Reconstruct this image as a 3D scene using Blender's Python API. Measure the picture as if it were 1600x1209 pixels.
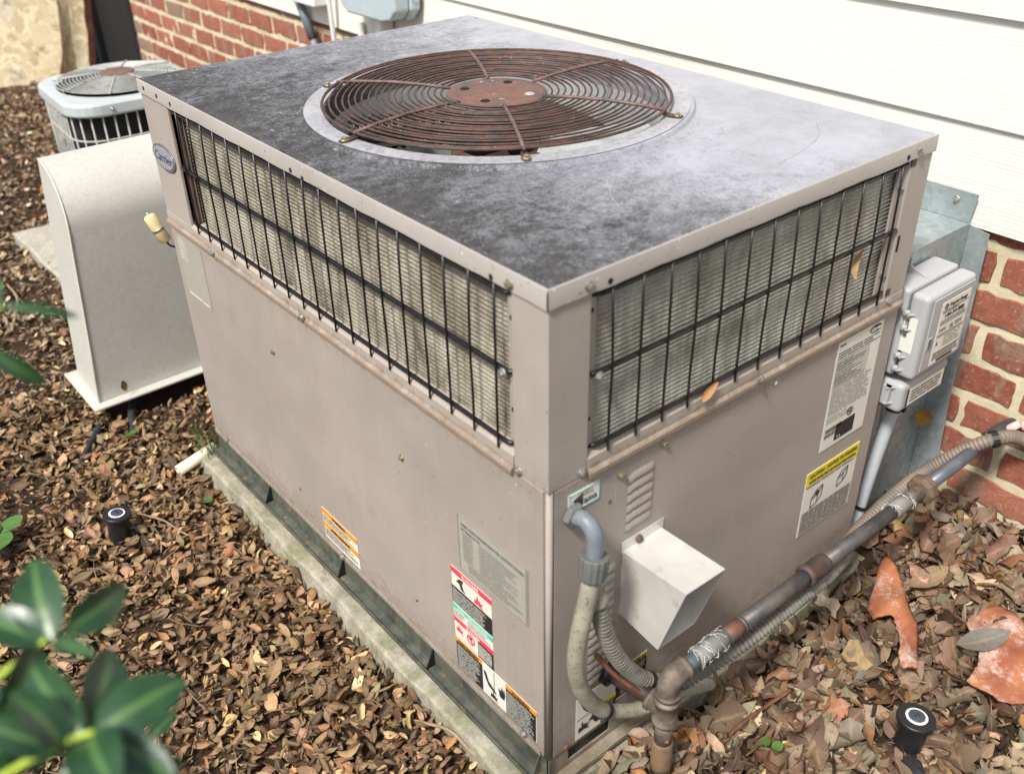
import bpy, bmesh, math, random
import numpy as np
from mathutils import Vector, Matrix

# ------------------------------------------------------------------ camera, sky, sun, exposure
scene = bpy.context.scene
for o in list(bpy.data.objects):
    bpy.data.objects.remove(o)
COL = scene.collection
PI = math.pi

cam_d = bpy.data.cameras.new('camera')
cam = bpy.data.objects.new('camera', cam_d); COL.objects.link(cam)
yaw, pitch, roll = math.radians(51.2514), math.radians(-32.4593), math.radians(-1.2870)
fw = Vector((math.cos(pitch)*math.cos(yaw), math.cos(pitch)*math.sin(yaw), math.sin(pitch)))
rt = Vector((math.sin(yaw), -math.cos(yaw), 0)); up = rt.cross(fw)
r2 = rt*math.cos(roll)+up*math.sin(roll); u2 = -rt*math.sin(roll)+up*math.cos(roll)
M = Matrix((r2, u2, -fw)).transposed().to_4x4()
M.translation = Vector((-0.62656, -0.71379, 1.28527))
cam.matrix_world = M
cam_d.sensor_width = 36; cam_d.lens = 34.224
cam_d.clip_start = 0.02; cam_d.clip_end = 400
cam_d.dof.use_dof = True; cam_d.dof.focus_distance = 1.75; cam_d.dof.aperture_fstop = 3.9
scene.camera = cam

SUN_EL, SUN_AZ = math.radians(54), math.radians(198)      # azimuth of the sun, counted from +x towards +y
world = bpy.data.worlds.new('World'); scene.world = world; world.use_nodes = True
wn = world.node_tree.nodes; wl = world.node_tree.links
sky = wn.new('ShaderNodeTexSky'); sky.sky_type = 'NISHITA'; sky.sun_disc = False
sky.sun_elevation = SUN_EL; sky.sun_rotation = PI/2 - SUN_AZ
sky.air_density = 1.0; sky.dust_density = 3.0; sky.ozone_density = 1.0
hs = wn.new('ShaderNodeHueSaturation'); hs.inputs['Saturation'].default_value = .50      # thin overcast: the whole sky is paler
wl.new(sky.outputs[0], hs.inputs['Color']); wl.new(hs.outputs[0], wn['Background'].inputs[0]); wn['Background'].inputs[1].default_value = 0.088
sun_d = bpy.data.lights.new('sun', 'SUN'); sun_d.energy = 2.9; sun_d.angle = math.radians(9); sun_d.color = (1, .97, .91)
sun = bpy.data.objects.new('sun', sun_d); COL.objects.link(sun)
sdir = Vector((math.cos(SUN_EL)*math.cos(SUN_AZ), math.cos(SUN_EL)*math.sin(SUN_AZ), math.sin(SUN_EL)))
sun.rotation_euler = sdir.to_track_quat('Z', 'Y').to_euler()
scene.view_settings.view_transform = 'Standard'; scene.view_settings.look = 'None'
scene.view_settings.exposure = 0.80; scene.view_settings.gamma = 1
scene.view_settings.use_curve_mapping = False

rnd = random.Random(7)
rs = np.random.RandomState(11)

# ------------------------------------------------------------------ materials
MATS = {}
def lin(r, g, b):
    f = lambda c: (c/255/12.92) if c/255 <= .04045 else ((c/255+.055)/1.055)**2.4
    return (f(r), f(g), f(b), 1)
class NT:
    def __init__(s, name):
        s.m = bpy.data.materials.new(name); s.m.use_nodes = True
        s.t = s.m.node_tree; s.n = s.t.nodes; s.b = s.n['Principled BSDF']
    def node(s, typ, **kw):
        n = s.n.new(typ)
        for k, v in kw.items(): setattr(n, k, v)
        return n
    def link(s, a, b): s.t.links.new(a, b)
    def pos(s, scale=(1, 1, 1)):
        g = s.node('ShaderNodeNewGeometry'); v = s.node('ShaderNodeVectorMath', operation='MULTIPLY')
        s.link(g.outputs['Position'], v.inputs[0]); v.inputs[1].default_value = scale
        return v.outputs[0]
    def obj(s, scale=(1, 1, 1)):
        g = s.node('ShaderNodeTexCoord'); v = s.node('ShaderNodeVectorMath', operation='MULTIPLY')
        s.link(g.outputs['Object'], v.inputs[0]); v.inputs[1].default_value = scale
        return v.outputs[0]
    def noise(s, vec, scale, detail=4, rough=.55, dist=0):
        n = s.node('ShaderNodeTexNoise'); n.inputs['Scale'].default_value = scale
        n.inputs['Detail'].default_value = detail; n.inputs['Roughness'].default_value = rough
        n.inputs['Distortion'].default_value = dist
        s.link(vec, n.inputs['Vector']); return n.outputs['Fac']
    def ramp(s, fac, a, b, va=0.0, vb=1.0):
        n = s.node('ShaderNodeMapRange'); n.clamp = True
        s.link(fac, n.inputs[0]); n.inputs[1].default_value = a; n.inputs[2].default_value = b
        n.inputs[3].default_value = va; n.inputs[4].default_value = vb
        return n.outputs[0]
    def math(s, op, a, b=None, c=None):
        n = s.node('ShaderNodeMath', operation=op)
        for i, v in enumerate((a, b, c)):
            if v is None: continue
            if isinstance(v, (int, float)): n.inputs[i].default_value = v
            else: s.link(v, n.inputs[i])
        return n.outputs[0]
    def mix(s, fac, a, b, mode='MIX'):
        n = s.node('ShaderNodeMix', data_type='RGBA', blend_type=mode)
        if isinstance(fac, (int, float)): n.inputs[0].default_value = fac
        else: s.link(fac, n.inputs[0])
        for i, v in ((6, a), (7, b)):
            if isinstance(v, tuple): n.inputs[i].default_value = v
            else: s.link(v, n.inputs[i])
        return n.outputs[2]
    def bump(s, h, strength=.3, dist=.002, prev=None):
        n = s.node('ShaderNodeBump'); n.inputs['Strength'].default_value = strength
        n.inputs['Distance'].default_value = dist; s.link(h, n.inputs['Height'])
        if prev is not None: s.link(prev, n.inputs['Normal'])
        s.link(n.outputs[0], s.b.inputs['Normal']); return n.outputs[0]
    def out(s, col=None, rough=.6, metal=0.0, spec=None):
        if col is not None:
            if isinstance(col, tuple): s.b.inputs['Base Color'].default_value = col
            else: s.link(col, s.b.inputs['Base Color'])
        if isinstance(rough, (int, float)): s.b.inputs['Roughness'].default_value = rough
        else: s.link(rough, s.b.inputs['Roughness'])
        s.b.inputs['Metallic'].default_value = metal
        if spec is not None: s.b.inputs['Specular IOR Level'].default_value = spec
        return s.m

def plain(name, c, rough=.6, metal=0.0, var=.12, scale=30, bump=.1, spots=None, spot_t=(.62, .7), spot_s=60, spec=None):
    if name in MATS: return MATS[name]
    t = NT(name); p = t.pos()
    n1 = t.noise(p, scale); k = t.ramp(n1, .25, .75, 1-var, 1+var)
    v = t.node('ShaderNodeVectorMath', operation='SCALE'); v.inputs[0].default_value = c[:3]; t.link(k, v.inputs['Scale'])
    col = v.outputs[0]
    if spots: col = t.mix(t.ramp(t.noise(p, spot_s, 5, .65), *spot_t), col, spots)
    if bump: t.bump(t.noise(p, scale*8, 3), bump, .001)
    MATS[name] = t.out(col, rough, metal, spec); return MATS[name]

def paint(name, c, streak=.5, dust=.5, seam=0, splash=False):
    """weathered beige sheet-metal paint: faint chalk streaks, fly specks, grime"""
    t = NT(name); p = t.pos()
    big = t.ramp(t.noise(p, 3.0, 5, .6), .3, .7, .9, 1.08)
    v = t.node('ShaderNodeVectorMath', operation='SCALE'); v.inputs[0].default_value = c[:3]; t.link(big, v.inputs['Scale'])
    st = t.noise(t.pos((22, 22, 1.6)), 2.2, 4, .6)
    col = t.mix(t.ramp(st, .58, .8, 0, .22*streak), v.outputs[0], lin(196, 176, 140))
    col = t.mix(t.ramp(t.noise(p, 7, 6, .7), .6, .78, 0, .3*dust), col, lin(130, 112, 92))
    sp = t.noise(p, 190, 1, .4)
    col = t.mix(t.ramp(sp, .765, .785), col, lin(60, 50, 42))
    sp2 = t.noise(t.pos((1.1, 1.1, 1.1)), 210, 1, .4)
    col = t.mix(t.ramp(sp2, .785, .80), col, lin(235, 230, 220))
    if splash:
        sz = t.node('ShaderNodeSeparateXYZ'); t.link(p, sz.inputs[0])
        low = t.ramp(sz.outputs[2], 0, .09, .30, 0); hi = t.ramp(t.math('ABSOLUTE', t.math('SUBTRACT', sz.outputs[2], .518)), 0, .05, .16, 0)
        m = t.ramp(t.math('ADD', t.noise(p, 48, 7, .8), t.math('ADD', low, hi)), .60, .86, 0, .6)
        col = t.mix(m, col, (.17, .125, .075, 1))
        drip = t.ramp(t.noise(t.pos((60, 60, 1.2)), 2.2, 3, .5), .60, .74, 0, .20)
        col = t.mix(drip, col, (.24, .17, .11, 1))
        scr = t.ramp(t.noise(t.pos((160, 160, 5)), 2.0, 1, .5), .76, .78, 0, .4)
        col = t.mix(scr, col, (.55, .50, .45, 1))
    if seam:
        sz = t.node('ShaderNodeSeparateXYZ'); t.link(p, sz.inputs[0])
        band = t.ramp(t.math('ABSOLUTE', t.math('SUBTRACT', sz.outputs[2], seam)), .002, .022, .36, 0)
        m = t.ramp(t.math('ADD', t.noise(p, 34, 7, .8), band), .62, .82, 0, .75)
        col = t.mix(m, col, t.mix(t.noise(p, 90, 4, .8), (.09, .055, .03, 1), (.30, .22, .15, 1)))
    t.bump(t.noise(p, 160, 3, .6), .12, .0006, t.bump(t.noise(p, 3.2, 2), .5, .012))
    MATS[name] = t.out(col, t.ramp(t.noise(p, 12, 4), .3, .7, .42, .58), 0, .4)
    return MATS[name]

body_paint = paint('beige_body_paint', (.345, .300, .262, 1), .9, 1.1, 0, True)
pale_paint = paint('pale_panel_paint', (.375, .33, .29, 1), 1.0, 1.2, 0, True)
grimy_paint = paint('grimy_flange_paint', (.36, .31, .265, 1), 1.3, 1.6, .520)

def top_paint():
    """chalky oxidised paint under speckled black soot, heaviest away from the wall; sky and siding reflection painted into the pale side"""
    t = NT('soot_and_sheen_top_paint'); p = t.pos()
    base = t.mix(t.ramp(t.noise(p, 9, 8, .75), .35, .65), (.255, .26, .295, 1), (.375, .38, .43, 1))
    sx = t.node('ShaderNodeSeparateXYZ'); t.link(p, sx.inputs[0])
    k = t.math('SUBTRACT', 1.0, t.math('MULTIPLY', sx.outputs[1], .42))
    v = t.math('SUBTRACT', 1.06, t.math('MULTIPLY', t.math('MULTIPLY', sx.outputs[0], 2.15), k))  # fades from soot to paler paint that also holds painted-in reflection
    vec = t.pos((1, 1.5, 1))
    for sc, amp, vv, di in ((3.6, 1.3, vec, .6), (15, .75, vec, .5), (75, 1.0, p, .2), (260, 1.3, p, 0)):
        v = t.math('ADD', v, t.math('MULTIPLY', t.math('SUBTRACT', t.noise(vv, sc, 5, .65, di), .5), amp))
    m = t.ramp(v, .08, 1.02, .02, .97)
    soot = t.mix(t.ramp(t.noise(p, 40, 8, .85), .38, .64), (.012, .0115, .012, 1), (.070, .066, .064, 1))
    col = t.mix(m, base, soot)
    col = t.mix(t.ramp(t.noise(p, 330, 2, .6), .64, .72, 0, .55), col, (.46, .45, .44, 1))
    col = t.mix(t.ramp(t.noise(p, 520, 1, .5), .70, .74, 0, .8), col, (.03, .028, .028, 1))
    col = t.mix(t.ramp(t.noise(t.pos((55, 12, 1)), 3, 4, .6), .66, .70, 0, .4), col, (.50, .50, .54, 1))
    col = t.mix(t.ramp(t.noise(p, 6.5, 6, .8), .62, .72, 0, .35), col, (.27, .25, .18, 1))
    t.bump(t.noise(p, 300, 4, .7), .35, .0008, t.bump(t.noise(p, 3.0, 3), .35, .012))
    MATS['top'] = t.out(col, t.ramp(m, 0, 1, .36, .80), 0, .42); return MATS['top']
top_mat = top_paint()
lip_mat = paint('cap_edge_paint', (.39, .355, .325, 1), 1, 2.0)

def rust(name, a, b, rough=.75, metal=.0, scale=60, extra=None):
    t = NT(name); p = t.pos()
    col = t.mix(t.ramp(t.noise(p, scale, 6, .7), .38, .62), a, b)
    if extra: col = t.mix(t.ramp(t.noise(p, scale*2.6, 4, .7), .64, .7), col, extra)
    t.bump(t.noise(p, scale*7, 4, .7), .5, .0008)
    MATS[name] = t.out(col, rough, metal); return MATS[name]
rust_wire = rust('rusty_fan_wire', (.042, .033, .030, 1), (.125, .058, .042, 1), .6, .15, 50, (.30, .27, .24, 1))
rust_spoke = rust('pinkish_rusty_strip', (.085, .062, .055, 1), (.19, .115, .095, 1), .6, .1, 50)
rust_plate = rust('rusty_hub_plate', (.085, .066, .064, 1), (.20, .085, .058, 1), .75, 0, 24, (.45, .40, .34, 1))
pipe_mat = rust('rusty_gas_pipe', (.048, .050, .055, 1), (.12, .105, .095, 1), .5, .25, 18, (.30, .12, .05, 1))
fitting_mat = rust('weathered_pipe_fitting', (.075, .058, .045, 1), (.185, .15, .115, 1), .6, .15, 30, (.28, .12, .05, 1))
copper_old = rust('rusty_tie_strap', (.11, .045, .03, 1), (.21, .095, .055, 1), .6, .1, 40)
black_wire = plain('black_plastic_wire', (.009, .009, .010, 1), .35, 0, .2, 40, .1)
black_rubber = plain('black_rubber', (.012, .012, .013, 1), .45, 0, .25, 40, .2)
black_hose = plain('dusty_black_hose', (.022, .025, .03, 1), .6, 0, .5, 30, .3)
hole_black = plain('dark_hole', (.004, .004, .004, 1), .9, 0, 0, 30, 0)
zinc = plain('zinc_screw', (.42, .42, .38, 1), .32, .75, .2, 200, .2, lin(120, 90, 50))
brass_screw = plain('yellow_zinc_screw', (.36, .32, .21, 1), .35, .7, .2, 200, .2)
grey_pvc = plain('grey_pvc', (.165, .19, .215, 1), .45, 0, .15, 60, .1)
grey_pvc_pale = plain('pale_grey_conduit', (.42, .45, .48, 1), .35, 0, .1, 40, .1)
dirty_pvc = plain('dirty_grey_conduit', (.29, .275, .205, 1), .7, 0, .28, 30, .5, (.13, .12, .08, 1), (.56, .66), 160)
nut_pvc = plain('weathered_grey_nut', (.125, .13, .12, 1), .55, 0, .2, 40, .2)
flex_mat = plain('brown_grey_flexible_conduit', (.185, .14, .11, 1), .6, 0, .3, 18, .25, (.13, .12, .105, 1), (.5, .66), 20)
flex_grey = plain('grey_flexible_conduit', (.18, .17, .14, 1), .65, 0, .35, 22, .3, (.12, .11, .09, 1), (.52, .64), 60)
box_grey = plain('grey_enclosure_plastic', (.37, .375, .38, 1), .42, 0, .06, 12, .08)
box_blue = plain('blue_grey_enclosure', (.40, .47, .50, 1), .4, 0, .06, 12, .08)
white_plastic = plain('white_cable', (.75, .75, .73, 1), .45, 0, .06, 12, .05)
cream_pvc = plain('cream_pvc_pipe', (.72, .66, .50, 1), .45, 0, .08, 40, .05)
tan_plastic = plain('tan_sensor_plastic', (.62, .50, .27, 1), .5, 0, .15, 90, .15)
label_white = plain('label_white', (.70, .68, .60, 1), .5, 0, .06, 30, .03)
label_grey = plain('label_faded_grey', (.36, .345, .295, 1), .5, 0, .06, 60, .03)
label_line = plain('label_print_grey', (.16, .15, .13, 1), .6, 0, .0, 30, 0)
ink = plain('black_ink', (.018, .017, .018, 1), .5, 0, 0, 30, 0)
label_red = plain('label_red', (.66, .06, .09, 1), .5, 0, .06, 30, 0)
label_green = plain('label_green', (.07, .52, .36, 1), .5, 0, .06, 30, 0)
label_orange = plain('label_orange', (.72, .29, .025, 1), .5, 0, .06, 30, 0)
label_yellow = plain('label_yellow', (.74, .60, .03, 1), .5, 0, .06, 30, 0)
label_blue = plain('label_pale_blue', (.36, .60, .63, 1), .5, 0, .04, 30, 0)
badge_grey = plain('badge_metal', (.22, .23, .25, 1), .4, .5, .1, 60, .1)
badge_blue = plain('badge_letters', (.05, .05, .16, 1), .4, 0, .1, 60, 0)
vent_metal = plain('dull_aluminium_vent', (.62, .605, .56, 1), .38, .25, .12, 16, .2, (.33, .27, .18, 1), (.56, .80), 22)
hood_paint = plain('cream_hood_paint', (.50, .49, .44, 1), .5, 0, .06, 8, .12, (.43, .41, .36, 1), (.44, .80), 95)
cond_paint = plain('pale_blue_grey_condenser_paint', (.42, .455, .46, 1), .4, 0, .05, 20, .05)
cond_wire = plain('grey_condenser_wire', (.42, .42, .39, 1), .5, .1, .2, 40, .1, (.16, .1, .06, 1), (.62, .68), 50)
cond_panel = plain('mauve_condenser_panel', (.47, .44, .47, 1), .5, 0, .05, 20, .05)
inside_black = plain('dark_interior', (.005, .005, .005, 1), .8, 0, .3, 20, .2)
fan_grey = plain('pale_fan_blade', (.58, .61, .61, 1), .4, .2, .12, 14, .1, (.2, .12, .07, 1), (.62, .72), 20)  # shroud metal, also the one blade coloured as sunlit
fan_dark = plain('shaded_fan_blade', (.045, .038, .034, 1), .6, .1, .4, 20, .2, (.10, .05, .03, 1), (.55, .68), 20)  # same blades coloured dark for the shade inside the well
motor_mat = plain('black_motor', (.012, .014, .018, 1), .35, .1, .2, 30, .1)
rail_mat = None
def mossy_rail():
    t = NT('mossy_base_rail'); p = t.pos()
    col = t.mix(t.ramp(t.noise(p, 26, 6, .7), .35, .65), (.040, .046, .038, 1), (.115, .115, .085, 1))
    col = t.mix(t.ramp(t.noise(p, 60, 5, .7), .58, .70), col, (.24, .185, .075, 1))
    col = t.mix(t.ramp(t.noise(t.pos((30, 30, 4)), 2, 3, .6), .62, .75), col, (.10, .11, .10, 1))
    t.bump(t.noise(p, 260, 4, .7), .5, .001); return t.out(col, .7)
rail_mat = mossy_rail()
rusty_rail = rust('rusty_tan_rail', (.20, .155, .10, 1), (.27, .235, .18, 1), .75, 0, 30, (.12, .075, .04, 1))
def concrete(name, a, b, moss):
    t = NT(name); p = t.pos()
    col = t.mix(t.ramp(t.noise(p, 30, 7, .7), .35, .65), a, b)
    col = t.mix(t.ramp(t.noise(p, 9, 7, .8, .5), .44, .66, 0, .8), col, moss)
    col = t.mix(t.ramp(t.noise(p, 70, 5, .8), .62, .70, 0, .8), col, (.12, .105, .075, 1))
    t.bump(t.noise(p, 110, 6, .75), .8, .004); return t.out(col, .9, 0, .2)
pad_mat = concrete('mossy_concrete_pad', (.24, .22, .165, 1), (.46, .42, .34, 1), (.15, .165, .06, 1))
slab_mat = concrete('pale_concrete_slab', (.36, .335, .29, 1), (.52, .48, .41, 1), (.32, .30, .22, 1))
def galvanised():
    t = NT('galvanised_steel')
    p = t.pos(); v = t.node('ShaderNodeTexVoronoi'); v.inputs['Scale'].default_value = 95; t.link(p, v.inputs['Vector'])
    bw = t.node('ShaderNodeRGBToBW'); t.link(v.outputs['Color'], bw.inputs[0])
    col = t.mix(bw.outputs[0], (.30, .345, .355, 1), (.46, .51, .52, 1))
    col = t.mix(t.ramp(t.noise(p, 6, 5, .65), .45, .72, 0, .55), col, (.235, .30, .285, 1))
    t.bump(t.noise(p, 9, 3), .25, .01)
    return t.out(col, t.ramp(bw.outputs[0], 0, 1, .5, .36), .45)
galv = galvanised()
def osb():
    t = NT('lichened_osb'); 
    v = t.node('ShaderNodeTexVoronoi'); v.inputs['Scale'].default_value = 26; v.inputs['Randomness'].default_value = 1
    n = t.node('ShaderNodeTexNoise'); n.inputs['Scale'].default_value = 6; p = t.pos((1, 1, 1)); t.link(p, n.inputs['Vector'])
    add = t.node('ShaderNodeVectorMath', operation='MULTIPLY_ADD'); t.link(n.outputs['Color'], add.inputs[0]); add.inputs[1].default_value = (.35, .35, .35); t.link(p, add.inputs[2])
    t.link(add.outputs[0], v.inputs['Vector'])
    bw = t.node('ShaderNodeRGBToBW'); t.link(v.outputs['Color'], bw.inputs[0])
    col = t.mix(bw.outputs[0], (.38, .29, .16, 1), (.66, .57, .40, 1))
    col = t.mix(t.ramp(t.noise(p, 3.5, 6, .75), .50, .66, 0, .7), col, (.40, .375, .33, 1))
    col = t.mix(t.ramp(t.noise(p, 9, 7, .8), .54, .66, 0, .75), col, (.10, .08, .05, 1))
    t.bump(t.noise(p, 60, 6, .8), .8, .006); return t.out(col, .85, 0, .2)
osb_mat = osb()
osb_edge = plain('dark_red_board_edge', (.10, .032, .018, 1), .8, 0, .5, 30, .5)
def brick_mat():
    t = NT('red_brick'); p = t.pos()
    oi = t.node('ShaderNodeObjectInfo'); r = oi.outputs['Random']
    c1 = t.mix(r, (.175, .042, .027, 1), (.36, .125, .082, 1))
    r2_ = t.math('FRACT', t.math('MULTIPLY', r, 7.31))
    c1 = t.mix(t.ramp(r2_, .90, .92), c1, (.20, .17, .13, 1))
    off = t.node('ShaderNodeVectorMath', operation='ADD'); t.link(t.pos((1, 1, .25)), off.inputs[0])
    cx = t.node('ShaderNodeCombineXYZ'); t.link(t.math('MULTIPLY', r, 37.0), cx.inputs[0]); t.link(cx.outputs[0], off.inputs[1])
    band = t.noise(off.outputs[0], 17, 3, .6)
    col = t.mix(t.ramp(band, .55, .62, 0, .85), c1, (.215, .175, .135, 1))
    col = t.mix(t.ramp(t.noise(p, 40, 7, .75), .3, .7, .0, .45), col, (.50, .20, .13, 1), 'MIX')
    col = t.mix(t.ramp(t.noise(p, 110, 6, .8), .56, .64, 0, .7), col, (.55, .42, .31, 1))
    col = t.mix(t.ramp(t.noise(p, 11, 7, .85, .6), .60, .70, 0, .7), col, (.56, .49, .38, 1))
    col = t.mix(t.ramp(t.noise(p, 26, 6, .8), .56, .72, 0, .7), col, (.09, .045, .035, 1))
    t.bump(t.noise(p, 120, 8, .85), 1.0, .003); return t.out(col, .85, 0, .25)
brick_m = brick_mat()
def mortar():
    t = NT('cream_mortar'); p = t.pos()
    col = t.mix(t.ramp(t.noise(p, 26, 7, .75), .3, .7), (.56, .485, .32, 1), (.72, .65, .47, 1))
    col = t.mix(t.ramp(t.noise(p, 5, 5, .7), .55, .75, 0, .5), col, (.42, .38, .30, 1))
    t.bump(t.noise(p, 140, 7, .8), .9, .003); return t.out(col, .9, 0, .2)
mortar_m = mortar()
def siding():
    t = NT('cream_white_siding')
    a = t.noise(t.pos((1, .16, 3.2)), 42, 5, .6, .35)
    w = t.node('ShaderNodeTexWave'); w.wave_type = 'BANDS'; w.bands_direction = 'Z'; w.inputs['Scale'].default_value = 1.0
    w.inputs['Distortion'].default_value = 5; w.inputs['Detail'].default_value = 3; w.inputs['Detail Scale'].default_value = .6
    t.link(t.pos((1, 1.5, 46)), w.inputs['Vector'])
    h = t.math('ADD', a, t.math('MULTIPLY', w.outputs['Fac'], .45))
    col = t.mix(t.ramp(h, .35, .9), (.64, .615, .54, 1), (.72, .71, .665, 1))
    t.bump(h, .28, .0018); return t.out(col, .55, 0, .3)
siding_m = siding()
def coil_mat(name, a, b, dirt, amt):
    t = NT(name); p = t.pos()
    col = t.mix(t.ramp(t.noise(t.pos((90, 90, 5)), 2, 4, .6), .3, .7), a, b)
    col = t.mix(t.ramp(t.noise(t.pos((6, 6, 3)), 2.6, 6, .75), .40, .66, 0, amt), col, dirt)
    col = t.mix(t.ramp(t.noise(p, 260, 3, .8), .60, .72, 0, .5), col, (.05, .042, .025, 1))
    col = t.mix(t.ramp(t.noise(t.pos((150, 150, 8)), 2, 2, .5), .70, .78, 0, .6), col, (.60, .58, .48, 1))
    t.bump(t.noise(t.pos((1, 1, .3)), 900, 2, .6), .8, .0008)
    return t.out(col, .5, .25)
coil_front = coil_mat('coil_fins', (.31, .305, .26, 1), (.56, .55, .48, 1), (.15, .13, .085, 1), .8)
coil_left = coil_mat('dusty_coil_fins', (.26, .235, .175, 1), (.48, .44, .35, 1), (.085, .062, .035, 1), .95)
def soil():
    t = NT('brown_soil'); p = t.pos()
    col = t.mix(t.ramp(t.noise(p, 26, 7, .8), .3, .7), (.035, .021, .013, 1), (.13, .082, .05, 1))
    col = t.mix(t.ramp(t.noise(p, 90, 5, .8), .60, .70), col, (.26, .17, .10, 1))
    # an orange clay patch shows through by the drip leg
    v = t.node('ShaderNodeVectorMath', operation='DISTANCE'); t.link(p, v.inputs[0]); v.inputs[1].default_value = (.165, -.235, -.09)
    m = t.ramp(t.math('ADD', v.outputs['Value'], t.math('MULTIPLY', t.noise(p, 20, 4), .12)), .11, .17, 1, 0)
    col = t.mix(m, col, t.mix(t.ramp(t.noise(p, 60, 6, .8), .3, .7), (.36, .17, .065, 1), (.50, .28, .13, 1)))
    t.bump(t.noise(p, 70, 8, .8), 1, .02); return t.out(col, .95, 0, .15)
soil_m = soil()
def leaf_litter_mat():
    t = NT('dead_leaf')
    a = t.node('ShaderNodeVertexColor', layer_name='leaf_tint'); uv = t.node('ShaderNodeUVMap', uv_map='UVMap')
    s = t.node('ShaderNodeSeparateXYZ'); t.link(uv.outputs[0], s.inputs[0])
    d = t.math('ABSOLUTE', s.outputs[1])
    rib = t.ramp(d, .02, .09, .35, 0)
    side = t.math('ABSOLUTE', t.math('SUBTRACT', t.math('FRACT', t.math('MULTIPLY', t.math('ADD', s.outputs[0], t.math('MULTIPLY', d, .5)), 7)), .5))
    veins = t.ramp(side, .0, .07, .18, 0)
    p = t.pos()
    col = t.mix(t.ramp(t.noise(p, 75, 7, .8), .36, .70, 0, .62), a.outputs[0], (.085, .052, .03, 1))
    col = t.mix(t.math('MULTIPLY', t.math('MAXIMUM', rib, veins), .6), col, (.45, .34, .22, 1))
    col = t.mix(t.ramp(t.noise(p, 420, 3, .7), .68, .74, 0, .7), col, (.05, .03, .02, 1))
    t.bump(t.math('ADD', t.noise(p, 300, 4, .7), t.math('MULTIPLY', veins, 2)), .5, .0015)
    return t.out(col, .62, 0, .35)
leaf_m = leaf_litter_mat()
def green_leaf():
    t = NT('glossy_green_leaf'); uv = t.node('ShaderNodeUVMap', uv_map='UVMap')
    s = t.node('ShaderNodeSeparateXYZ'); t.link(uv.outputs[0], s.inputs[0]); d = t.math('ABSOLUTE', s.outputs[1])
    p = t.pos()
    col = t.mix(t.ramp(t.noise(p, 45, 5, .7), .3, .7), (.007, .030, .014, 1), (.022, .075, .024, 1))
    side = t.math('ABSOLUTE', t.math('SUBTRACT', t.math('FRACT', t.math('MULTIPLY', t.math('SUBTRACT', s.outputs[0], t.math('MULTIPLY', d, .6)), 9)), .5))
    col = t.mix(t.ramp(side, 0, .12, .35, 0), col, (.09, .19, .05, 1))
    col = t.mix(t.ramp(t.noise(p, 160, 3, .7), .68, .73, 0, .6), col, (.16, .13, .04, 1))
    col = t.mix(t.ramp(d, .02, .11, .6, 0), col, (.12, .24, .06, 1))
    t.b.inputs['Subsurface Weight'].default_value = 0
    t.bump(t.noise(p, 90, 3), .25, .002)
    return t.out(col, .36, 0, .6)
green_m = green_leaf()
stem_green = plain('yellow_green_stem', (.36, .48, .05, 1), .45, 0, .2, 40, .1)
stem_brown = plain('brown_shrub_stem', (.10, .07, .04, 1), .8, 0, .3, 40, .3)
weed_m = plain('fresh_green_weed', (.06, .135, .025, 1), .5, 0, .2, 60, .1)
def bark():
    t = NT('orange_red_bark'); p = t.pos()
    col = t.mix(t.ramp(t.noise(t.pos((1, 3, 1)), 16, 6, .7), .3, .7), (.27, .085, .045, 1), (.40, .165, .07, 1))
    col = t.mix(t.ramp(t.noise(p, 5, 4, .6), .5, .7, 0, .6), col, (.23, .065, .05, 1))
    col = t.mix(t.ramp(t.noise(p, 12, 7, .85), .50, .66, 0, .7), col, (.62, .56, .53, 1))
    t.bump(t.noise(p, 120, 6, .8), .7, .002); return t.out(col, .75, 0, .25)
bark_m = bark()

# ------------------------------------------------------------------ geometry helpers
def link(name, me, mat, parent=None, smooth=False):
    o = bpy.data.objects.new(name, me); COL.objects.link(o)
    if mat is not None and len(me.materials) == 0: me.materials.append(mat)
    if smooth:
        for f in me.polygons: f.use_smooth = True
    if parent is not None: adopt(o, parent)
    return o
def adopt(o, parent):
    o.parent = parent
    o.matrix_parent_inverse = Matrix.Translation(-world_loc(parent))
def world_loc(o):
    v = Vector(o.location)
    p = o.parent
    while p is not None:
        v = v + o.matrix_parent_inverse.translation + p.location; o = p; p = o.parent
    return v
def mesh_of(bm, name):
    me = bpy.data.meshes.new(name); bm.normal_update(); bm.to_mesh(me); bm.free(); return me
def part(name, bm, mat, parent=None, smooth=False, bevel=0, seg=2):
    o = link(name, mesh_of(bm, name), mat, parent, smooth)
    if bevel:
        m = o.modifiers.new('bevel', 'BEVEL'); m.width = bevel; m.segments = seg; m.limit_method = 'ANGLE'
    return o
def thing(name, label, cat, loc=(0, 0, 0), group=None):
    o = bpy.data.objects.new(name, None); COL.objects.link(o); o.location = loc
    o.empty_display_size = .05
    return tag(o, label, cat, group)
def tag(o, label, cat, group=None):
    o['label'] = label; o['category'] = cat
    if group: o['group'] = group
    return o
def box(bm, x0, x1, y0, y1, z0, z1):
    v = [bm.verts.new(p) for p in ((x0,y0,z0),(x1,y0,z0),(x1,y1,z0),(x0,y1,z0),(x0,y0,z1),(x1,y0,z1),(x1,y1,z1),(x0,y1,z1))]
    for f in ((0,3,2,1),(4,5,6,7),(0,1,5,4),(1,2,6,5),(2,3,7,6),(3,0,4,7)): bm.faces.new([v[i] for i in f])
    return v
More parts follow.
